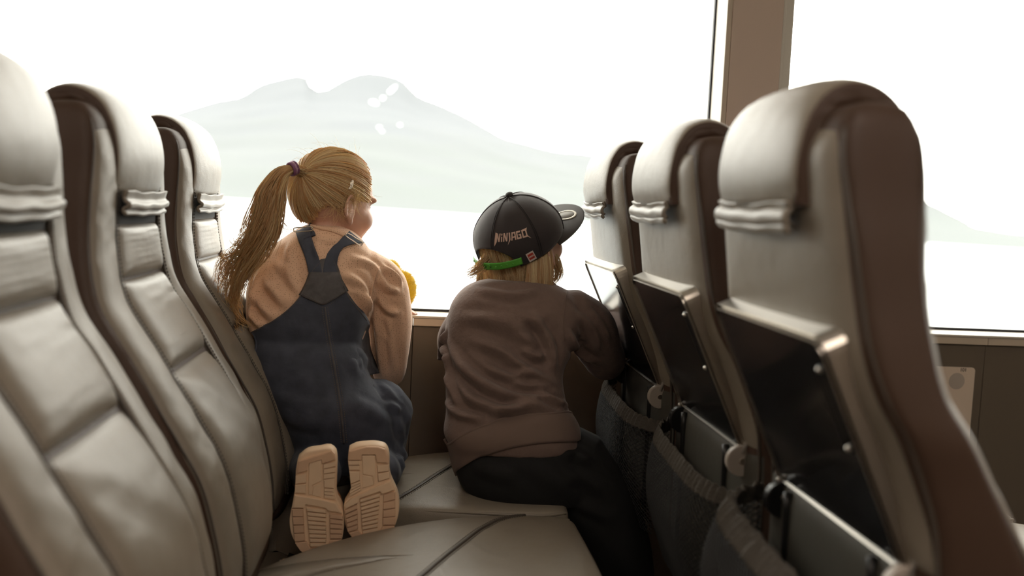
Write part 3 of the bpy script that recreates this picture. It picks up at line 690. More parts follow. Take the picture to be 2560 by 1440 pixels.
dung = wrap('dungarees', me, M['denim'], girl)
bv = bvh_of(blouse, dung)
bib = patch('back_bib', bv, [(776, 688), (764, 720), (746, 748), (712, 782), (675, 808), (640, 826), (626, 838), (622, 900), (630, 960)],
            [(850, 688), (860, 722), (873, 746), (890, 768), (904, 785), (915, 802), (922, 818), (928, 875), (948, 935)], .0065, M['denim'], dung, 64, 44, .003, off1=-.004, it=4)
bv2 = bvh_of(blouse, dung, bib)
yoke = patch('back_yoke', bv2, [(802, 648), (776, 678), (764, 712), (748, 738)], [(836, 648), (848, 678), (858, 708), (868, 728)], .004, M['denim_seam'], dung, 26, 20, .003, vee=32, it=2)
st1 = patch('shoulder_strap', bv, [(738, 562), (744, 590), (756, 622), (766, 655), (774, 690)], [(775, 560), (780, 590), (790, 622), (800, 655), (806, 690)], .0045, M['denim'], dung, 30, 10, .003, it=2)
st2 = patch('shoulder_strap', bv, [(870, 582), (858, 592), (834, 616), (814, 645), (806, 690)], [(906, 610), (880, 612), (855, 622), (843, 650), (844, 690)], .0045, M['denim'], dung, 30, 10, .003, it=2)
bv3 = bvh_of(blouse, dung, bib, yoke, st1, st2)
for dx in (-7, 7): seam('seam_stitch', bv3, [(812+dx, 768), (822+dx, 840), (838+dx, 930), (852+dx, 1020), (860+dx, 1105)], .0012, .0009, M['thread'], dung, 120, dash=True)
seam('back_seam', bv3, [(812, 768), (822, 840), (838, 930), (852, 1020), (860, 1108)], .0004, .0026, M['denim_seam'], dung, 80)
for p in ([(752, 738), (780, 752), (811, 768), (840, 750), (866, 730)], [(753, 732), (781, 746), (811, 761), (840, 744), (864, 724)], [(804, 652), (780, 680), (768, 712), (754, 735)], [(834, 652), (845, 680), (854, 708), (862, 724)]):
    seam('yoke_stitch', bv3, p, .0012, .0008, M['thread'], dung, 60, dash=True)
for p in ([(744, 575), (762, 625), (776, 680)], [(770, 575), (786, 622), (800, 670)], [(868, 590), (836, 622), (814, 655)], [(890, 612), (852, 628), (840, 680)]):
    seam('strap_stitch', bv3, p, .0010, .0007, M['thread'], dung, 50, dash=True)
seam('bib_hem', bv3, [(768, 712), (746, 748), (712, 782), (675, 808), (634, 829), (622, 836)], .001, .0016, M['denim_seam'], dung, 70)
seam('bib_hem', bv3, [(858, 715), (873, 746), (890, 768), (904, 785), (915, 800)], .001, .0016, M['denim_seam'], dung, 50)
def buckle(pts, parent, y0):
    P = [W(x, y, y0) for x, y in pts]; Q = []
    for a_, b_ in zip(P, P[1:]+P[:1]): Q += [a_+(b_-a_)*k for k in (.12, .5, .88)]
    Q = np.array(Q+Q[:2]); v, f = tube(crv(Q, 60), .0013, 6); return obj('buckle', v, f, M['chrome'], parent)
bA, bB = on(bv3, 762, 604, .006)[1]+.004, on(bv3, 868, 612, .006)[1]
buckle([(734, 570), (781, 567), (781, 577), (735, 580)], dung, bA)
buckle([(863, 589), (869, 582), (908, 606), (902, 615)], dung, bB)
# hair: scalp cap, combed strands, ponytail
tieP = W(733, 421, 2.055)
Rm = np.stack([gF, gR, gU], 1); rad = np.array([.0965, .0795, .0945]); hc = gL(-.004, 0, .012)
td = Rm.T@(tieP-hc); td /= np.linalg.norm(td)
def surf(d, k=1.0):
    d = d/np.linalg.norm(d); return hc+Rm@(d/np.sqrt(((d/rad)**2).sum()))*k
def hair_ok(d):     # region of the scalp that carries hair (local F,R,U)
    return not (d[0] > .66 and d[2] < .80) and not (d[2] < -.42 and d[0] > -.62) and not (d[0] > .08 and d[2] < -.16) and d[2] > -.78
nth, nph = 64, 40; vv = []; keep = {}
ff = []
for i in range(nph+1):
    for j in range(nth):
        ph = math.pi*i/nph; a = 2*math.pi*j/nth; d = np.array([math.sin(ph)*math.cos(a), math.sin(ph)*math.sin(a), math.cos(ph)])
        vv.append(surf(d, .985)); keep[i*nth+j] = hair_ok(d)
for i in range(nph):
    for j in range(nth):
        q = (i*nth+j, (i+1)*nth+j, (i+1)*nth+(j+1) % nth, i*nth+(j+1) % nth)
        if sum(keep[x] for x in q) >= 3: ff.append(q)
hair = obj('hair', vv, ff, M['hair'], girl); const_tint(hair, .25)
S = Strands(); cnt = 0
while cnt < 2600:
    d = rng.normal(size=3); d /= np.linalg.norm(d)
    if not hair_ok(d) or np.dot(d, td) > .985: continue
    cnt += 1; om = math.acos(max(-1, min(1, np.dot(d, td)))); n = 12; pts = []; lift = 1.0+.012*rng.random()+(.03*rng.random() if rng.random() < .06 else 0); w1 = rng.normal(size=3)*.012
    for k in range(n):
        t = k/(n-1); q = (math.sin((1-t)*om)*d+math.sin(t*om)*td)/max(math.sin(om), 1e-3)
        q = q+np.array([0, 0, .10])*math.sin(math.pi*t)*(om/2)*.5+w1*math.sin(math.pi*t)
        pts.append(surf(q, lift+.012*math.sin(math.pi*t)))
    pts[-1] = tieP+rng.normal(size=3)*.004
    tn_ = .48+.34*math.sin(14*d[1]+17*d[2])+rng.normal()*.3
    S.add(pts, .0009+.0006*rng.random(), tint=float(np.clip(tn_, 0, 1)), tip=.7)
# wisps around the ear and nape
for k in range(170):
    a = rng.random(); d = np.array([-.45+.75*a, .80, -.25-.2*rng.random()+.5*a]); p = surf(d, 1.01); pts = [p]; dr = np.array([0, -.2, -1.])+rng.normal(size=3)*.7; cr = rng.normal(size=3)*.6
    for m_ in range(9): dr = dr/np.linalg.norm(dr); p = p+dr*.0055; dr = dr+cr*.28; pts.append(p)
    S.add(pts, .00035, tint=.8)
for k in range(120):   # loose flyaway halo
    d = rng.normal(size=3); d[2] = abs(d[2])
    d /= np.linalg.norm(d)
    if d[0] > .6: continue
    p = surf(d, 1.0); out_ = p-hc; out_ /= np.linalg.norm(out_); dr = out_*.5+(Rm@td)*1.0+rng.normal(size=3)*.4; pts = [p]
    for m_ in range(8): dr /= np.linalg.norm(dr); p = p+dr*.006; dr = dr+np.array([0, 0, -.15]); pts.append(p)
    S.add(pts, .00022, tint=.9)
S.build('combed_hair', M['hair'], hair)
pony = empty('ponytail', (0, 0, 0)); pony.parent = girl
def bundle(st, guide, radii, count, r=.0009, curl=0., jit=.25, m=26, tint0=None):
    G = crv(guide, m); Rr = np.interp(np.linspace(0, 1, m), np.linspace(0, 1, len(radii)), radii); T = np.gradient(G, axis=0); T /= np.linalg.norm(T, axis=1)[:, None]
    a = np.cross(T, (0, 1, 0)); a /= np.linalg.norm(a, axis=1)[:, None]; b = np.cross(T, a)
    for c_ in range(count):
        q = rng.random()**.5; an = rng.random()*6.283; end = int(m*(1-.4*rng.random()**2)); ph = rng.random()*6.28; sw = rng.normal()*.8; pts = []
        for k in range(max(end, 6)):
            t = k/(m-1); R1 = Rr[k]*q*(1+jit*math.sin(3*t+ph)*t); A_ = an+sw*t
            p = G[k]+a[k]*math.cos(A_)*R1+b[k]*math.sin(A_)*R1*.7
            p = p+curl*t**2*(a[k]*math.sin(7*t+ph)*.02+b[k]*math.cos(6*t+ph)*.012); pts.append(p)
        st.add(pts, r*(.8+.6*rng.random()), tint=float(np.clip((.45+.3*math.sin(3*an)+.25*rng.normal()) if tint0 is None else tint0, 0, 1)))
S = Strands()
P_ = lambda *q: [W(a, b, y) for a, b, y in q]
bundle(S, P_((733, 421, 2.052), (708, 432, 2.035), (684, 470, 2.02), (668, 530, 2.012), (650, 590, 2.005), (630, 640, 2.0)), [.006, .020, .030, .035, .037, .034], 640, .0010)
bundle(S, P_((690, 450, 2.03), (675, 520, 2.01), (655, 585, 2.0), (620, 640, 1.998), (585, 690, 2.0), (572, 740, 2.005), (590, 790, 2.01)), [.012, .022, .03, .034, .030, .024, .012], 260, .0010, curl=.9)
bundle(S, P_((680, 500, 2.01), (660, 575, 2.0), (625, 625, 1.998), (592, 640, 2.0), (570, 655, 2.005), (560, 690, 2.01), (575, 720, 2.01)), [.01, .02, .022, .016, .014, .01, .006], 120, .0009, curl=1.0)
bundle(S, P_((700, 560, 2.015), (680, 595, 2.0), (640, 612, 1.995), (605, 612, 1.995), (580, 600, 2.0), (578, 590, 2.0)), [.006, .012, .012, .008, .005, .003], 60, .0007, curl=.3)
bundle(S, P_((660, 580, 2.0), (625, 650, 1.998), (598, 700, 2.0), (585, 760, 2.005), (600, 810, 2.01), (620, 835, 2.01)), [.01, .02, .018, .014, .008, .004], 90, .0009, curl=1.0)
bundle(S, P_((705, 500, 2.02), (700, 540, 2.01), (712, 570, 2.01), (735, 585, 2.015)), [.004, .006, .004, .002], 24, .0006, curl=.5)
S.build('ponytail_strands', M['hair'], pony)
# hair tie, three coils
M['tie'] = mat('purple_hair_tie', (.20, .075, .17), .6, bump=.3, bscale=300); hx = W(708, 432, 2.035)-tieP; hx /= np.linalg.norm(hx)
a = np.cross(hx, (0, 0, 1)); a /= np.linalg.norm(a); b = np.cross(hx, a); t = np.linspace(0, 2*np.pi, 26)
tie = empty('hair_tie', (0, 0, 0)); tie.parent = girl
M['tie2'] = mat('lilac_hair_tie', (.42, .24, .38), .6)
for k, o_ in enumerate((-.006, -.001, .004)):
    c = tieP+hx*(o_+.002); v, f = tube([c+a*.0105*math.cos(x)+b*.0125*math.sin(x) for x in t], .0031, 6); obj('coil', v, f, M['tie2' if k == 1 else 'tie'], tie)
# hair clip
cp = [surf(Rm.T@(W(x, y, 2.07)-hc), 1.035) for x, y in ((884, 450), (881, 462), (874, 472), (870, 474), (876, 464), (880, 452), (884, 450))]
v, f = tube(crv(cp, 30), .0019, 6); obj('hair_clip', v, f, M['chrome'], girl)
# shoes, soles towards the camera
M['sole'] = mat('pale_gum_sole', (.86, .63, .42), .55, var=.08, vscale=40); M['sole2'] = mat('tan_gum_tread', (.72, .48, .31), .55, var=.1, vscale=40); M['shoe'] = mat('orange_brown_suede', (.42, .17, .06), .85, var=.2, vscale=60, bump=.2, bscale=200)
def shoe(outline, mir, ctrl):
    """outline given in photo pixels clockwise; the sole lies in a plane tipped a little back at the toe"""
    sh = empty('shoe', (0, 0, 0)); sh.parent = girl
    yp = lambda py: 1.806+.020*(py-1115)/270.     # sole depth, toe farther in
    Pw = lambda px, py, d=0: W(px, py, yp(py))+np.array([0, -d, -.10*d])
    O = crv(np.array(outline+[outline[0]], float), 72)[:-1]; cen = O.mean(0)
    ins = lambda k: cen+(O-cen)*k
    ring = lambda k, d: np.array([Pw(x, y, d) for x, y in ins(k)])
    v, f = loft([ring(.95, -.030), ring(1.0, -.026), ring(1.0, -.002), ring(.985, 0), ring(.96, .0)]); so = obj('sole', v, f, M['sole'], sh)
    up = np.array([Pw(x, y, -.028) for x, y in ins(.95)]); uc = up.mean(0); rr = []
    for d, k, kz in ((0, 1, 1), (.012, 1.0, 1), (.03, .93, .95), (.045, .78, .85), (.056, .5, .6), (.060, .2, .3)):
        rr.append(uc+(up-uc)*np.array([k, 1, kz])+np.array([0, d, 0]))
    v, f = loft(rr); obj('upper', v, f, M['shoe'], sh)
    def lug(poly, h, mt='sole2', nm='tread_lug'):
        q = np.array(poly, float); c_ = q.mean(0); r1 = np.array([Pw(x, y, -.001) for x, y in q]); r2 = np.array([Pw(x, y, h*.8) for x, y in q]); r3 = np.array([Pw(x, y, h) for x, y in c_+(q-c_)*.93])
        v, f = loft([r1, r2, r3]); return obj(nm, v, f, M[mt], so, smooth=False)
    for nm, poly, h, mt in ctrl: lug(poly, h, mt, nm)
    return sh
def quad(a, b, c, d): return [a, b, c, d]
def bars(x0, y0, x1, y1, x2, y2, x3, y3, n, gap):
    """n bars filling the quad (x0,y0)-(x1,y1) top edge ... (x3,y3)-(x2,y2) bottom edge"""
    A, B, C, D = map(np.array, ((x0, y0), (x1, y1), (x2, y2), (x3, y3))); out = []
    for k in range(n):
        t0, t1 = (k+gap/2)/n, (k+1-gap/2)/n; out.append([A+(D-A)*t0, B+(C-B)*t0, B+(C-B)*t1, A+(D-A)*t1])
    return out
z = lambda x, y: (690+x*340/1440, 1080+y*340/1440)
def Z(*p): return [z(*q) for q in p]
# left shoe
ol = Z((230,285),(320,215),(450,190),(580,180),(625,220),(640,290),(640,420),(635,560),(640,700),(690,790),(715,880),(718,980),(710,1080),(690,1160),(640,1220),(540,1262),(430,1290),(340,1300),(260,1250),(190,1150),(150,1040),(140,940),(160,820),(180,720),(195,620),(205,500),(210,400))
L_ = [('heel_pad', Z((240,300),(500,225),(590,190),(625,225),(632,280),(500,320),(490,275),(340,320),(330,400),(220,430)), .006, 'sole2')]
for q in bars(*z(212,455), *z(325,418), *z(318,650), *z(200,640), 2, .16): L_.append(('side_lug', q, .005, 'sole'))
for q in bars(*z(505,330), *z(632,298), *z(628,480), *z(505,490), 3, .2): L_.append(('side_lug', q, .005, 'sole'))
L_.append(('side_lug', Z((510,500),(628,480),(625,590),(510,575)), .005, 'sole'))
for q in bars(*z(512,590), *z(610,590), *z(632,710), *z(512,690), 3, .2): L_.append(('arch_rib', q, .004, 'sole'))
L_.append(('shank_plate', Z((350,315),(485,285),(485,510),(380,560),(378,660),(345,655)), .003, 'sole')); L_.append(('shank_plate', Z((395,570),(485,535),(480,690),(385,665)), .002, 'sole'))
L_.append(('cross_bar', Z((200,660),(330,680),(480,705),(640,745),(700,845),(560,820),(540,790),(310,750),(290,790),(175,790)), .006, 'sole'))
for k, q in enumerate(bars(*z(172,800), *z(288,800), *z(310,1145), *z(200,1150), 4, .12)):
    L_.append(('edge_lug', q, .006, 'sole2'))
L_.append(('edge_lug', Z((205,1165),(325,1150),(370,1220),(330,1290),(260,1245)), .006, 'sole2'))
for q in bars(*z(570,850), *z(712,870), *z(700,1120), *z(575,1120), 5, .26): L_.append(('edge_rib', q, .006, 'sole2'))
L_.append(('toe_pad', Z((575,1135),(690,1130),(650,1210),(540,1255),(390,1285),(380,1225),(540,1220)), .006, 'sole2'))
for q in bars(*z(325,785), *z(535,810), *z(535,1205), *z(365,1205), 9, .36): L_.append(('forefoot_bar', q, .006, 'sole'))
shoe(ol, 1, L_)
ol = Z((770,190),(840,155),(960,140),(1080,142),(1160,170),(1190,230),(1200,330),(1200,430),(1215,500),(1250,580),(1285,660),(1305,760),(1300,860),(1270,970),(1230,1060),(1150,1140),(1030,1175),(880,1180),(800,1120),(745,1020),(725,930),(718,840),(720,760),(760,700),(790,620),(785,520),(775,420),(762,310))
L_ = [('heel_pad', Z((775,195),(960,148),(1080,150),(1155,175),(1185,240),(1190,320),(1075,310),(1060,225),(905,225),(900,285),(765,285)), .006, 'sole2')]
for q in bars(*z(765,295), *z(888,290), *z(890,395), *z(775,395), 2, .2): L_.append(('side_lug', q, .005, 'sole'))
L_.append(('side_lug', Z((778,410),(890,410),(890,500),(790,540)), .005, 'sole'))
for q in bars(*z(800,545), *z(890,508), *z(900,610), *z(775,680), 4, .2): L_.append(('arch_rib', q, .004, 'sole'))
for q in bars(*z(1070,335), *z(1195,330), *z(1205,485), *z(1085,520), 2, .18): L_.append(('side_lug', q, .005, 'sole'))
L_.append(('shank_plate', Z((910,245),(1050,245),(1055,440),(1040,550),(1030,460),(920,440)), .003, 'sole')); L_.append(('shank_plate', Z((915,455),(1020,470),(1040,555),(915,590)), .002, 'sole'))
L_.append(('cross_bar', Z((725,770),(790,700),(1085,560),(1215,510),(1250,600),(1140,640),(1110,610),(880,690),(860,740),(735,800)), .006, 'sole'))
for q in bars(*z(1140,655), *z(1262,615), *z(1265,975), *z(1130,975), 4, .12): L_.append(('edge_lug', q, .006, 'sole2'))
L_.append(('edge_lug', Z((1130,990),(1255,985),(1160,1120),(1090,1060)), .006, 'sole2'))
for q in bars(*z(728,815), *z(860,750), *z(870,1020), *z(760,1050), 5, .26): L_.append(('edge_rib', q, .006, 'sole2'))
L_.append(('toe_pad', Z((775,1060),(870,1035),(915,1080),(1075,1055),(1145,1130),(1020,1165),(885,1170),(810,1115)), .006, 'sole2'))
for q in bars(*z(890,700), *z(1105,630), *z(1075,1045), *z(920,1070), 9, .36): L_.append(('forefoot_bar', q, .006, 'sole'))
shoe(ol, -1, L_)
# ------------------------------------------------------------------ the boy in the cap
tb = math.radians(47); til = math.radians(26)
bFh = np.array([math.sin(tb), math.cos(tb), 0]); bC = np.array([.242, 2.13, .974])
bFv = bFh*math.cos(til)+np.array([0, 0, 1])*math.sin(til); bUv = np.array([0, 0, 1])*math.cos(til)-bFh*math.sin(til)
hs, bL, bR, bF, bU = head_shapes(bC, bFv, bUv, .98)
neck = limb([(.238, 2.11, .90, .040, .042), (.236, 2.09, .865, .042, .045), (.236, 2.08, .82, .048, .05)], 10, 18)
trunk = rings_from([(730, 1190, 1400, 2.09, .06), (800, 1150, 1430, 2.08, .075), (900, 1150, 1390, 2.06, .08), (1000, 1160, 1390, 2.03, .085), (1120, 1160, 1420, 2.0, .09)], 32, 2.2, 24)
legs = [limb([(.20, 2.01, .53, .070, .07), (.185, 2.14, .50, .060, .055), (.175, 2.25, .487, .048, .042)], 12), limb([(.175, 2.25, .480, .040, .034), (.19, 2.12, .475, .038, .034), (.205, 2.00, .475, .030, .03)], 12),
        limb([(.35, 2.00, .53, .070, .072), (.425, 1.99, .42, .060, .062), (.475, 1.985, .30, .050, .050)], 12), limb([(.475, 1.985, .30, .046, .046), (.492, 2.00, .17, .040, .042), (.50, 2.02, .07, .028, .03)], 12)]
arms = [limb([(.375, 2.08, .81, .030, .032), (.42, 2.14, .755, .028, .03), (.462, 2.215, .70, .026, .026)], 12), limb([(.462, 2.215, .70, .026, .026), (.466, 2.285, .745, .023, .023), (.468, 2.340, .80, .018, .018)], 12),
        limb([(.145, 2.08, .805, .030, .032), (.122, 2.15, .755, .028, .028), (.115, 2.23, .715, .026, .026)], 12), limb([(.115, 2.23, .715, .026, .026), (.14, 2.33, .75, .022, .022), (.175, 2.40, .788, .018, .018)], 12)]
hands = hand((.468, 2.345, .808), (.25, .25, .9), (.8, -.3, .2), 1, .9, .9)+hand((.18, 2.405, .791), (.9, .35, -.1), (0, 0, 1), 1, .95, .3)
me = remesh(hs+[neck, trunk]+legs+arms+hands, .0036, 2)
boy = wrap('person', me, M['skin']); tag(boy, 'child in a dark brown sweatshirt and black baseball cap at the window', 'person'); face_parts(bL, bF, boy, .98)
# sweatshirt
sw = [rings_from([(700, 1222, 1362, 2.085, .050), (708, 1190, 1394, 2.085, .064), (726, 1158, 1424, 2.085, .080), (760, 1130, 1450, 2.08, .094), (800, 1118, 1458, 2.075, .100), (850, 1112, 1440, 2.07, .102), (920, 1114, 1408, 2.05, .104), (1000, 1114, 1414, 2.02, .106), (1045, 1114, 1432, 2.01, .110), (1080, 1108, 1444, 2.0, .113), (1112, 1122, 1446, 2.0, .110)], 60, 2.4, 50),
      limb([(.345, 2.085, .825, .058, .060), (.392, 2.105, .800, .058, .060), (.425, 2.14, .755, .054, .056), (.455, 2.19, .712, .047, .048), (.464, 2.215, .702, .041, .042)], 20, 20),
      limb([(.464, 2.212, .704, .042, .044), (.470, 2.27, .742, .038, .040), (.470, 2.315, .775, .033, .033)], 14, 18),
      limb([(.150, 2.085, .815, .056, .058), (.125, 2.12, .775, .052, .054), (.112, 2.17, .742, .047, .050), (.112, 2.225, .715, .042, .042)], 18, 20),
      limb([(.112, 2.225, .715, .042, .042), (.135, 2.32, .745, .035, .035), (.160, 2.38, .777, .029, .029)], 14, 18)]
me = remesh(sw, .0042, 9, .6)
folds(me, [(r_(1.95, (1120, 865), (1165, 925), (1230, 972), (1310, 998), (1392, 994)), .010, .017), (r_(1.95, (1130, 950), (1185, 1002), (1260, 1022), (1340, 1014)), .010, .014), (r_(1.95, (1170, 845), (1255, 880), (1330, 935), (1385, 962)), .011, .015),
           (r_(1.96, (1150, 795), (1230, 800), (1300, 830), (1340, 900)), .012, .011), (r_(1.96, (1330, 790), (1372, 850), (1388, 925)), .009, .013), (r_(1.96, (1205, 915), (1270, 940), (1340, 935)), .008, .010), (r_(1.96, (1290, 870), (1330, 890), (1370, 890)), .008, .009),
           (r_(1.97, (1230, 765), (1290, 795), (1370, 800)), .013, .008), (r_(1.95, (1350, 980), (1390, 1005), (1418, 1012)), .007, .013), (r_(1.95, (1112, 1005), (1150, 1035), (1210, 1048)), .008, .012), (r_(1.95, (1118, 925), (1132, 980), (1150, 1015)), .008, .013), (r_(1.95, (1210, 1040), (1290, 1020), (1400, 1020)), .008, .010),
           (r_(2.06, (1440, 785), (1485, 825), (1500, 880)), .010, .010), (r_(2.05, (1415, 825), (1450, 880), (1490, 910)), .009, .011), (r_(2.06, (1470, 770), (1505, 815), (1525, 860)), .008, .008), (r_(2.0, (1195, 722), (1270, 738), (1355, 728)), .009, .007), (r_(1.95, (1270, 958), (1340, 965), (1382, 980)), .007, .010), (r_(1.97, (1115, 825), (1112, 870), (1122, 905)), .008, .012), (r_(2.02, (1108, 850), (1100, 890), (1102, 930)), .007, .008)])
V = verts_of(me); set_verts(me, V+norms_of(me)*(noise3(V, 50, 8)*.002)[:, None])
sweat = wrap('sweatshirt', me, M['sweat'], boy); bv = bvh_of(sweat)
seam('armhole_seam', bv, [(1418, 728), (1412, 760), (1408, 810), (1412, 850)], .0004, .0014, M['rib'], sweat)
# collar band
t = np.linspace(0, 2*np.pi, 40); cc = np.array([.240, 2.088, .884])
P = [cc+np.array([.069*math.cos(a), .056*math.sin(a), .006*math.sin(a)+.002*math.cos(a)-.004]) for a in t]; v, f = tube(P, .0095, 10, flat=1.2); obj('collar', v, f, M['rib'], sweat)
#HEM
# ribbed cuffs
for p0, p1 in (((.470, 2.305, .768), (.468, 2.340, .803)), ((.156, 2.372, .774), (.178, 2.402, .789))):
    p0, p1 = np.array(p0), np.array(p1); N_ = 40; C = [p0+(p1-p0)*k/(N_-1) for k in range(N_)]; v, f = tube(C, [.0265+.0016*math.sin(k*1.3) for k in range(N_)], 18); obj('cuff', v, f, M['rib'], sweat)
# trousers
tr = [rings_from([(1040, 1130, 1430, 2.01, .098), (1100, 1128, 1446, 2.0, .105), (1160, 1136, 1466, 1.99, .108), (1210, 1150, 1480, 1.99, .100), (1245, 1180, 1470, 1.99, .085)], 48, 2.3, 24),
      limb([(.19, 2.01, .53, .085, .075), (.18, 2.14, .505, .070, .058), (.17, 2.25, .492, .055, .045)], 14, 20), limb([(.170, 2.25, .492, .050, .042), (.19, 2.12, .485, .050, .042), (.205, 2.01, .482, .045, .038)], 14, 20),
      limb([(.345, 2.00, .52, .088, .085), (.425, 1.99, .42, .078, .075), (.475, 1.985, .30, .066, .062), (.487, 1.99, .18, .058, .056), (.495, 2.00, .085, .054, .054)], 22, 22)]
me = remesh(tr, .005, 4, .5)
folds(me, [(r_(1.9, (1400, 1130), (1450, 1140), (1480, 1160)), .010, .007), (r_(1.9, (1420, 1190), (1470, 1200), (1510, 1230)), .012, .006), (r_(1.9, (1440, 1260), (1490, 1280), (1530, 1300)), .012, .006), (r_(1.88, (1180, 1150), (1230, 1180), (1290, 1190)), .014, .005), (r_(1.88, (1290, 1150), (1350, 1180), (1400, 1230)), .014, .005)])
trou = wrap('trousers', me, M['trousers'], boy)
# ribbed hem band following the hips
bvt = bvh_of(sweat, trou)
hp = crv([(1098, 1104), (1112, 1112), (1150, 1094), (1205, 1068), (1302, 1039), (1400, 1032), (1430, 1031), (1440, 1030)], 90); lo = crv([(1122, 1196), (1138, 1182), (1170, 1160), (1240, 1128), (1320, 1112), (1410, 1105), (1440, 1104), (1450, 1102)], 90)
P = np.zeros((14, 90, 3))
for i in range(14):
    for j in range(90):
        q = hp[j]*(1-i/13)+lo[j]*(i/13); P[i, j] = on(bvt, q[0], q[1], .0035+.0035*math.sin(math.pi*i/13)**.5, 1.98)
P = smooth_grid(P, 5); v, f = grid(P); hem = obj('hem_band', v, f, M['rib'], sweat); md = hem.modifiers.new('s', 'SOLIDIFY'); md.thickness = .006; md.offset = -.6
v, f = tube(P[0], .003, 6); obj('hem_seam', v, f, M['rib'], sweat)
# plain dark shoes
M['dshoe'] = mat('dark_canvas', (.02, .02, .022), .8)
for c, d, u in (((.505, 2.03, .05), (.35, .9, 0), 1), ((.20, 2.03, .480), (.1, -.5, 0), 0)):
    d = np.array(d, float); d /= np.linalg.norm(d); c = np.array(c); v, f = limb([(*(c-d*.045), .034, .034), (*(c+d*.02), .036, .034), (*(c+d*.085-np.array([0, 0, .014])), .034, .022)], 14, 18); obj('shoe', v, f, M['dshoe'], boy)
# ---- cap
M['cap'] = mat('dark_cap_cotton', (.028, .022, .023), .75, sheen=.25, bump=.12, bscale=60, fine=.25, fscale=1600)
M['brim'] = mat('cap_brim', (.040, .034, .031), .8, fine=.3, fscale=1400)
M['cap_seam'] = mat('cap_seam', (.020, .016, .017), .7); M['print_pink'] = mat('beige_lettering', (.60, .42, .34), .6)
M['strap'] = mat('green_plastic_strap', (.09, .38, .045), .4); M['tagred'] = mat('red_tag', (.42, .045, .030), .5); M['tagw'] = mat('white_tag_border', (.62, .55, .50), .5); M['emblem'] = mat('brim_emblem_print', (.72, .68, .58), .6); M['emblem2'] = mat('brim_emblem_grey', (.16, .145, .12), .7)
cap = empty('baseball_cap', (0, 0, 0)); cap.parent = boy
cF, cU, cR = bF, bU, bR
cO = bL(-.004, 0, .005)                      # rim plane centre
AF, AR, HT = .106, .0925, .108
def dome(phi, t, off=0.):
    """phi 0 = front, +90 = right side, 180 = back; t 0 rim .. 1 top"""
    rr = (1-t**2.35)**(1/1.95) if t < 1 else 0.
    bulge = 1+.035*math.sin(math.pi*min(1, t*1.3))
    x, y, z_ = AF*rr*bulge*math.cos(phi), AR*rr*bulge*math.sin(phi), HT*t
    n_ = np.array([x/AF**2, y/AR**2, z_/HT**2*.6+1e-6]); n_ /= np.linalg.norm(n_); q = np.array([x, y, z_])+n_*off
    return cO+cF*q[0]+cR*q[1]+cU*q[2]
def t0(phi):
    d = abs(((phi-math.pi+math.pi) % (2*math.pi))-math.pi); w = math.radians(40)
    base = -.05-.13*math.cos(phi-math.pi)    # sides and back come down over the head
    return base if d > w else base+.50*max(0, 1-(d/w)**2)**.6
def dome2(phi, t, off=0.):
    if t >= 0: return dome(phi, t, off)
    p = dome(phi, 0, off); return p+cU*(HT*t)-(p-cO)*(.10*t*t*2)
NPH, NT = 128, 30; P = np.zeros((NT, NPH, 3))
for j in range(NPH):
    phi = 2*math.pi*j/(NPH-1); a0 = t0(phi)
    for i in range(NT):
        k = i/(NT-1); t = a0+(1-a0)*k**.9; P[i, j] = dome2(phi, min(t, 1.0), .0006*math.sin(5*phi+3*t)*(1-t))
v, f = grid(P); cr_ = obj('crown', v, f, M['cap'], cap); md = cr_.modifiers.new('s', 'SOLIDIFY'); md.thickness = .0022; md.offset = -1
for k in range(6):
    phi = math.radians(50+60*k)
    ts = 1-(1-np.linspace(t0(phi)+.01, .9995, 60))
    for d in (-.022, .022):
        v, f = tube([dome2(phi+d*(1.4 if t > .8 else 1), t, .0004) for t in ts], .0009, 5); obj('panel_seam', v, f, M['cap_seam'], cr_)
v, f = ell(dome(0, .999, .001)+cU*.002, (.0088, .0088, .0055), 16, 10, np.stack([cF, cR, cU], 1)); obj('top_button', v, f, M['cap_seam'], cap)
# brim: flat, gently curved
P = np.zeros((26, 40, 3))
for i in range(26):
    for j in range(40):
        s_ = j/39*2-1; k = i/25; phi = s_*math.radians(78); e = dome2(phi, t0(phi)+.015, 0); ln = .078*(1-abs(s_)**2.6)**.75+.001
        d = cF*1.0+cR*(.30*s_); d /= np.linalg.norm(d); P[i, j] = e+(cO-e)*.09*(1-k)+d*ln*k-cU*(.008*s_*s_*k)-cU*.004*k
v, f = grid(P); br = obj('brim', v, f, M['brim'], cap); md = br.modifiers.new('s', 'SOLIDIFY'); md.thickness = .0032; md.offset = 0
bvb = bvh_of(br)
# emblem: ring and grey disc printed on the brim
JE = 25; ec = P[10, JE]; nb = np.cross(P[14, JE]-P[10, JE], P[13, JE+2]-P[13, JE-2]); nb /= np.linalg.norm(nb)
if np.dot(nb, cU) < 0: nb = -nb
e1 = P[14, JE]-P[10, JE]; e1 /= np.linalg.norm(e1); e2 = np.cross(nb, e1); t = np.linspace(0, 2*np.pi, 40, endpoint=False)
rg = lambda r, o_: np.array([ec+(e1*math.cos(a)+e2*math.sin(a))*r+nb*o_ for a in t])
def flat_to(Q, o_):
    out = []
    for q in Q:
        h = bvb.find_nearest(Vector(q+nb*.01)); out.append(np.array(h[0])+nb*o_)
    return np.array(out)
v, f = loft([flat_to(rg(.0265, 0), .0022), flat_to(rg(.0265, 0), .0030), flat_to(rg(.0215, 0), .0030), flat_to(rg(.0215, 0), .0022)], cap=False); obj('emblem_ring', v, f, M['emblem'], br)
v, f = loft([flat_to(rg(.0215, 0), .0022), flat_to(rg(.0215, 0), .0025), flat_to(rg(.001, 0), .0027)]); obj('emblem_disc', v, f, M['emblem2'], br)
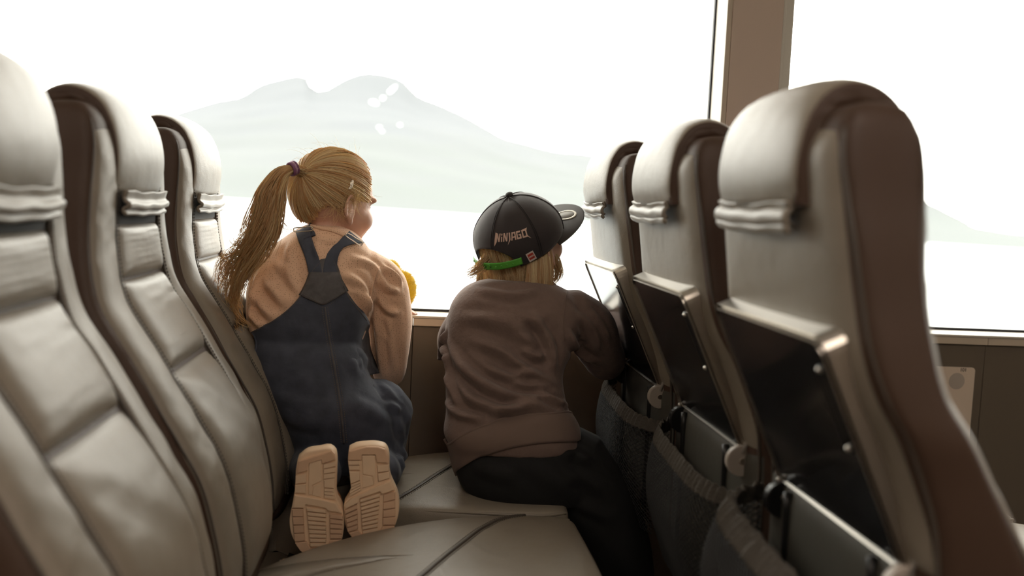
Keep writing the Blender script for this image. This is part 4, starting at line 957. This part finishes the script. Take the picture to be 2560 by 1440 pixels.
# snap strap: two overlapping plastic bands across the back opening
def strap_pt(phi, w, off):
    p = dome2(phi, -.05-.10*math.cos(phi-math.pi), .008+off); return p+cU*(w+.017)
for nm, a0, a1, of in (('strap_band', 180+6, 180-44, .0), ('strap_band', 180+36, 180-4, .0018)):
    PP = np.zeros((30, 6, 3))
    for i in range(30):
        ph = math.radians(a0+(a1-a0)*i/29); end = 1.0
        if of: end = math.sqrt(max(0.02, 1-max(0, (i-25)/4.2)**2))
        for j in range(6): PP[i, j] = strap_pt(ph, (j/5-.5)*.0155*end-.004, of+.0005)
    v, f = grid(PP); sb = obj(nm, v, f, M['strap'], cap); md = sb.modifiers.new('s', 'SOLIDIFY'); md.thickness = .0016
M['strap_dark'] = mat('strap_holes', (.03, .15, .02), .5)
for i in range(10):
    ph = math.radians(180+31-i*7.1); p = strap_pt(ph, -.004, .0036 if i < 6 else .0018); nn = p-cO; nn -= cU*np.dot(nn, cU); nn /= np.linalg.norm(nn)
    bb = np.cross(nn, cU); v, f = loft([np.array([p+(bb*math.cos(a)+cU*math.sin(a))*r+nn*o_ for a in np.linspace(0, 6.283, 10, endpoint=False)]) for r, o_ in ((.0018, -.0015), (.0018, .0004), (.0002, .0006))]); obj('strap_hole' if i < 6 else 'strap_peg', v, f, M['strap_dark'] if i < 6 else M['strap'], cap)
# red tag with white border sewn on the rim
def decal(nm, poly, mt, parent, phi0, t_0, off, thick=.0006):
    """poly: list of (u right, v up) in metres on the crown around (phi0,t_0)"""
    q = []
    for u, w in poly: q.append((phi0-u/AR/1.0, t_0+w/HT))
    r1 = np.array([dome2(a, b, off-thick) for a, b in q]); r2 = np.array([dome2(a, b, off) for a, b in q]); v, f = loft([r1, r2]); return obj(nm, v, f, mt, parent, smooth=False)
PH_T, T_T = math.radians(180-56), .0
rot2 = lambda pts, a: [(x*math.cos(a)-y*math.sin(a), x*math.sin(a)+y*math.cos(a)) for x, y in pts]
tg = empty('sewn_tag', (0, 0, 0)); tg.parent = cap
decal('tag_border', rot2([(-.0078, -.0105), (.0078, -.0105), (.0078, .0105), (-.0078, .0105)], .2), M['tagw'], tg, PH_T, T_T, .0022)
decal('tag_field', rot2([(-.0056, -.0062), (.0056, -.0062), (.0056, .0072), (-.0056, .0072)], .2), M['tagred'], tg, PH_T, T_T, .0026)
for u0 in (-.0036, -.0012, .0012, .0036):
    decal('tag_print', rot2([(u0-.0009, -.0014), (u0+.0009, -.0014), (u0+.0009, .0022), (u0-.0009, .0022)], .2), M['tagw'], tg, PH_T, T_T, .0029)
# lettering on the back panel: angular strokes, each letter a part
W7 = {'N': ([[(0, 0), (.12, 1), (.30, 1), (.18, 0)], [(.12, 1), (.34, 1), (.62, 0), (.44, 0)], [(.46, 0), (.60, 1), (.80, 1), (.62, 0)]], .84),
      'I': ([[(0, 0), (.05, .62), (.23, .62), (.18, 0)], [(.06, .76), (.08, .98), (.26, .98), (.24, .76)]], .32),
      'J': ([[(.08, 1), (.30, 1), (.26, .10), (.08, .18)], [(.26, .12), (.08, .20), (-.20, -.52), (-.10, -.38)]], .36),
      'A': ([[(0, 0), (.16, 1), (.34, .9), (.18, 0)], [(.16, 1), (.74, 1), (.70, .82), (.24, .82)], [(.56, 1), (.74, 1), (.72, 0), (.54, 0)], [(.12, .42), (.62, .50), (.62, .34), (.14, .26)]], .80),
      'G': ([[(.06, 1), (.72, 1), (.60, .80), (.10, .80)], [(.04, .96), (.22, .96), (.20, 0), (.02, .04)], [(.02, .20), (.70, .22), (.66, 0), (.10, 0)], [(.50, .56), (.70, .58), (.68, 0), (.50, 0)], [(.34, .60), (.70, .60), (.70, .44), (.38, .44)]], .80),
      'O': ([[(.06, 1), (.98, 1.12), (.80, .82), (.10, .80)], [(.06, 1), (.24, 1), (.22, 0), (.04, .06)], [(.04, .20), (.74, .20), (.92, 0), (.08, 0)], [(.60, .98), (.78, 1), (.76, 0), (.58, .04)], [(.62, .14), (.80, .16), (1.18, -.36), (1.0, -.22)]], .86)}
word = ['N', 'I', 'N', 'J', 'A', 'G', 'O']; tot = sum(W7[c][1] for c in word); Hh = .0150; sx = .0700/tot; x = -.0350
PH_W, T_W = math.radians(180-38), .42
for i, c_ in enumerate(word):
    strokes, adv = W7[c_]; big = 1.25 if i in (0,) else (1.12 if i == 6 else 1.0); mbL = MB()
    lt = empty('cap_lettering', (0, 0, 0)) if False else None
    for st in strokes:
        q4 = [np.array(p) for p in st]; nS = 4
        if i == 0 and st is strokes[0]: q4 = [np.array((-.22, -.55)), q4[1]+np.array((-.22, .12)), q4[2], q4[3]]
        q = []
        for a, b in zip(q4, q4[1:]+q4[:1]): q += [a+(b-a)*k/nS for k in range(nS)]
        q = [(x+p[0]*sx, p[1]*Hh) for p in q]; q = rot2(q, -.07)
        qq = [(PH_W-u/AR, T_W+w/HT) for u, w in q]
        v, f = loft([np.array([dome2(a, b, -.0004) for a, b in qq]), np.array([dome2(a, b, .0013) for a, b in qq])]); mbL.add(v, f)
    mbL.build('printed_letter', M['print_pink'], cap); x += adv*sx
# hair under the cap
S = Strands()
for k in range(1500):
    ph = math.radians(rng.uniform(92, 268)); back = abs(math.degrees(ph)-180)
    r0 = dome2(ph, -.16+.05*rng.random(), -.006-.005*rng.random()) if back > 50 else dome2(ph, .45*rng.random()-.05, -.008-.003*rng.random())
    out = r0-cO; out -= cU*np.dot(out, cU); out /= np.linalg.norm(out); p = r0.copy(); pts = [p]
    ln = rng.uniform(.055, .085)+(.03 if back < 38 else 0); ln += .03*max(0, (back-50)/40)*rng.random(); n = 11
    spread = rng.normal()*.10; side = np.cross((0, 0, 1), out); flare = .35*max(0, (math.degrees(ph)-215)/30)*rng.random()
    for m_ in range(n):
        t = m_/(n-1); d = (np.array([0, 0, -1.]) if (back > 50 or t > .62) else -cU)+out*((.30*(1-t) if back > 50 else .0)-.15*t+flare*1.2*t)+side*spread*t; d /= np.linalg.norm(d); p = p+d*ln/n; pts.append(p)
    S.add(pts, .0008+.0005*rng.random(), tint=float(np.clip(.5+.3*math.sin(back*.35)+.25*rng.normal(), 0, 1)), tip=.35)
bundle(S, P_((1222, 642, 2.075), (1206, 664, 2.07), (1188, 680, 2.066), (1166, 692, 2.065)), [.014, .013, .012, .010], 130, .0007, jit=.8)
bundle(S, P_((1372, 625, 2.13), (1385, 655, 2.12), (1392, 685, 2.115), (1380, 712, 2.115)), [.012, .016, .015, .009], 170, .0009)
bundle(S, P_((1345, 640, 2.08), (1356, 670, 2.07), (1360, 700, 2.07)), [.012, .014, .010], 90, .0008)
bh = S.build('hair', M['hair2'], boy)
v, f = ell(bL(-.010, 0, -.004), (.092, .080, .075), 24, 16, np.stack([bF, bR, bU], 1)); hv = np.array(v)
lf = (hv-bC)@bF; keepf = [q for q in f if all(lf[i] < .012 for i in q)]; o = obj('hair_mass', v, keepf, M['hair2'], boy); const_tint(o, .2)
# ------------------------------------------------------------------ yellow plush toy on the sill
M['yellow'] = mat('yellow_plush', (.78, .52, .015), .9, var=.25, vscale=60, sheen=.4)
toy = empty('plush_toy', (-.02, 2.44, .7755), 'fuzzy bright yellow plush toy on the sill by her sleeve', 'toy')
c0 = np.array([-.02, 2.44, .7755]); S_ = []
shp = [ell(W(1006, 724, 2.45)-c0, (.036, .026, .048), 20, 14), ell(W(975, 690, 2.455)-c0, (.030, .026, .042), 20, 14), ell(W(985, 755, 2.455)-c0, (.028, .026, .026), 20, 12)]
me = remesh(shp, .003, 3); V = verts_of(me)
cz = V[:, 2]; groove = sum(np.exp(-((cz-h-.25*(V[:, 0]))/.0025)**2) for h in (.028, .048, .068, .086)); set_verts(me, V-norms_of(me)*(groove*.0022)[:, None]+norms_of(me)*(noise3(V, 300, 4)*.0008)[:, None])
V = verts_of(me); V[:, 2] += max(0, -V[:, 2].min()); set_verts(me, V)
body = wrap('plush_body', me, M['yellow'], toy)
mb = MB(); V = verts_of(me); N_ = norms_of(me); idx = rng.integers(0, len(V), 2600)
for i in idx:
    d = N_[i]+rng.normal(size=3)*.5; d /= np.linalg.norm(d); p = V[i]; v, f = tube([p-d*.001, p+d*.002, p+d*.0042], [.0004, .0003, .0001], 3, cap=False); mb.add(v, f)
mb.build('plush_pile', M['yellow'], toy, kind='stuff')
# ------------------------------------------------------------------ cloth stuffed in the nearest net pocket
M['bluecloth'] = mat('grey_blue_cloth', (.075, .085, .095), .9, var=.3, vscale=30, bump=.4, bscale=90)
cl = [ell((0, 0, 0), (.036, .11, .085), 24, 16), ell((-.012, .05, .05), (.030, .05, .035), 18, 12), ell((-.008, -.05, .045), (.030, .05, .04), 18, 12)]
me = remesh(cl, .006, 2); V = verts_of(me); set_verts(me, V+norms_of(me)*(noise3(V, 70, 11, 3)*.010)[:, None])
o = wrap('folded_cloth', me, M['bluecloth']); o.location = (.462, 1.19, .545); tag(o, 'crumpled grey blue cloth stuffed in the nearest net pocket', 'cloth')
# ------------------------------------------------------------------ outside: sea and mountains (the ship heels a little)
HEEL = .021; SEA = -5.0
def heel(V):
    V = np.asarray(V, float); c, s = math.cos(HEEL), math.sin(HEEL); o = V.copy(); o[:, 0] = V[:, 0]*c+(V[:, 2]-EYE)*s; o[:, 2] = EYE-V[:, 0]*s+(V[:, 2]-EYE)*c; return o
M['sea'] = mat('pale_sea', (.16, .18, .19), .35, bump=.6, bscale=.35, spec=.8)
v = heel([(-9000, 12, SEA), (9000, 12, SEA), (9000, 9000, SEA), (-9000, 9000, SEA)]); o = obj('sea', v, [(0, 1, 2, 3)], M['sea'], smooth=False); tag(o, 'bright overexposed sea water outside the windows', 'sea', kind='stuff')
def land_mat():
    m = mat('hazy_mountain', (.1, .1, .1), .95); n = m.node_tree.nodes; l = m.node_tree.links; b = n['Principled BSDF']; b.inputs['Specular IOR Level'].default_value = .1
    tc = n.new('ShaderNodeTexCoord'); nz = n.new('ShaderNodeTexNoise'); nz.inputs['Scale'].default_value = .006; nz.inputs['Detail'].default_value = 6; l.new(tc.outputs['Object'], nz.inputs['Vector'])
    sp = n.new('ShaderNodeSeparateXYZ'); l.new(tc.outputs['Object'], sp.inputs[0])
    mr = n.new('ShaderNodeMapRange'); mr.inputs['From Min'].default_value = 20; mr.inputs['From Max'].default_value = 330; l.new(sp.outputs['Z'], mr.inputs['Value'])
    ad = n.new('ShaderNodeMath'); ad.operation = 'MULTIPLY_ADD'; ad.inputs[1].default_value = .9; l.new(nz.outputs['Fac'], ad.inputs[0]); l.new(mr.outputs[0], ad.inputs[2])
    cr = n.new('ShaderNodeValToRGB'); e = cr.color_ramp.elements; e[0].position = .35; e[0].color = (.107, .118, .117, 1); e[1].position = 1.15 if False else .95; e[1].color = (.108, .115, .125, 1)
    k = cr.color_ramp.elements.new(.6); k.color = (.109, .117, .121, 1); l.new(ad.outputs[0], cr.inputs[0]); l.new(cr.outputs[0], b.inputs['Base Color']); return m
M['land'] = land_mat(); M['snow'] = mat('snow_patch', (.6, .6, .6), .9)
def land(name, sky, Yr, Ys, label, nx=150, ny=46, seed=1, rough=6.):
    """sky: skyline pixels; ridge at depth Yr, shore at depth Ys"""
    K = crv(np.array(sky, float), nx); ks = np.convolve(np.pad(K[:, 1], 14, 'edge'), np.ones(29)/29, 'valid'); P = np.zeros((nx, ny, 3)); r = np.random.default_rng(seed)
    for i, (px, py) in enumerate(K):
        p = W(px, py, Yr); u = p[0]/Yr; ps = W(px, ks[i]+6, Yr)
        for j in range(ny):
            t = j/(ny-1)*1.25; y = Ys+(Yr-Ys)*t; hgt = (t**1.15 if t <= 1 else max(0, 1-(t-1)*2.2)); x = u*y
            base = SEA-x*0; wt = min(1, t)**5; top = (p[2]*wt+ps[2]*(1-wt))+HEEL*p[0]; z_ = base+(top-base)*hgt
            P[i, j] = (x, y, z_)
    V = P.reshape(-1, 3); dn_ = noise3(V*np.array([1, 1, .3]), .013, seed, 4)*rough*.9; fade = np.clip((V[:, 2]-SEA)/30., 0, 1)*np.clip(np.abs(V[:, 1]-Yr)/(.1*Yr), .12, 1); V = V+np.stack([dn_*0, dn_*0, dn_*fade*2.2], 1)
    v, f = grid(V.reshape(nx, ny, 3)); V2 = heel(V); V2[:, 2] = V2[:, 2]; o = obj(name, V2, f, M['land']); tag(o, label, 'mountain'); return o
mt1 = land('mountain', [(-1100, 470), (-700, 430), (-250, 385), (100, 345), (380, 300), (480, 268), (540, 250), (600, 238), (640, 212), (700, 195), (740, 188), (765, 196), (775, 222), (800, 226), (850, 200), (905, 181), (950, 184), (1000, 200), (1040, 238), (1090, 258), (1160, 290), (1210, 318), (1260, 345), (1310, 358), (1390, 378), (1450, 382), (1560, 410), (1700, 450), (1800, 490), (1950, 540), (2100, 578), (2200, 600)], 2600, 760, 'hazy pale mountain ridge across the water behind the children', seed=2)
mt2 = land('headland', [(1800, 575), (1900, 560), (2000, 520), (2100, 492), (2200, 480), (2270, 488), (2340, 512), (2375, 532), (2410, 550), (2440, 572), (2475, 576), (2520, 583), (2560, 585), (2650, 592), (2800, 602), (3000, 618), (3200, 640)], 1900, 1150, 'low hazy headland seen through the right window', nx=70, ny=24, seed=5, rough=1.5)
bvl = bvh_of(mt1)
for k, (px, py, w, h, a) in enumerate(((935, 256, 10, 4.5, .3), (957, 245, 5, 3, -.5), (980, 224, 13, 3.5, -.75), (948, 318, 5, 2, 0), (955, 328, 4, 1.6, .2), (1000, 312, 4, 2, 0))):
    pts = []; t = np.linspace(0, 2*np.pi, 14, endpoint=False)
    for q in t:
        x_, y_ = w*math.cos(q)*(1+.2*math.sin(3*q+k)), h*math.sin(q); x_, y_ = x_*math.cos(a)-y_*math.sin(a), x_*math.sin(a)+y_*math.cos(a)
        o_ = np.array([0, 0, EYE]); p = W(px+x_, py+y_, 2000.); d = p-o_; d /= np.linalg.norm(d); h_ = bvl.ray_cast(Vector(o_+d*500), Vector(d), 9000)
        pts.append(np.array(h_[0])-d*6 if h_[0] is not None else W(px+x_, py+y_, 2400))
    pts = np.array(pts); v, f = loft([pts, pts+np.array([0, 8, -1.])]); o = obj('snow_patch', v, f, M['snow'], mt1, smooth=False)

# ------------------------------------------------------------------ small clip in the gap between the left seats
M['clip'] = mat('beige_plastic_clip', (.55, .40, .30), .5)
c0 = W(722, 1404, 1.70); ck = empty('plastic_clip', tuple(c0), 'small beige plastic clip low between the left seats', 'clip')
MB().box(-.011, .011, -.004, .004, -.004, .004).build('clip_body', M['clip'], ck, bevel=.0015); MB().box(-.016, -.010, -.003, .003, -.0025, .0025).build('clip_tongue', M['steel'], ck, bevel=.0008)
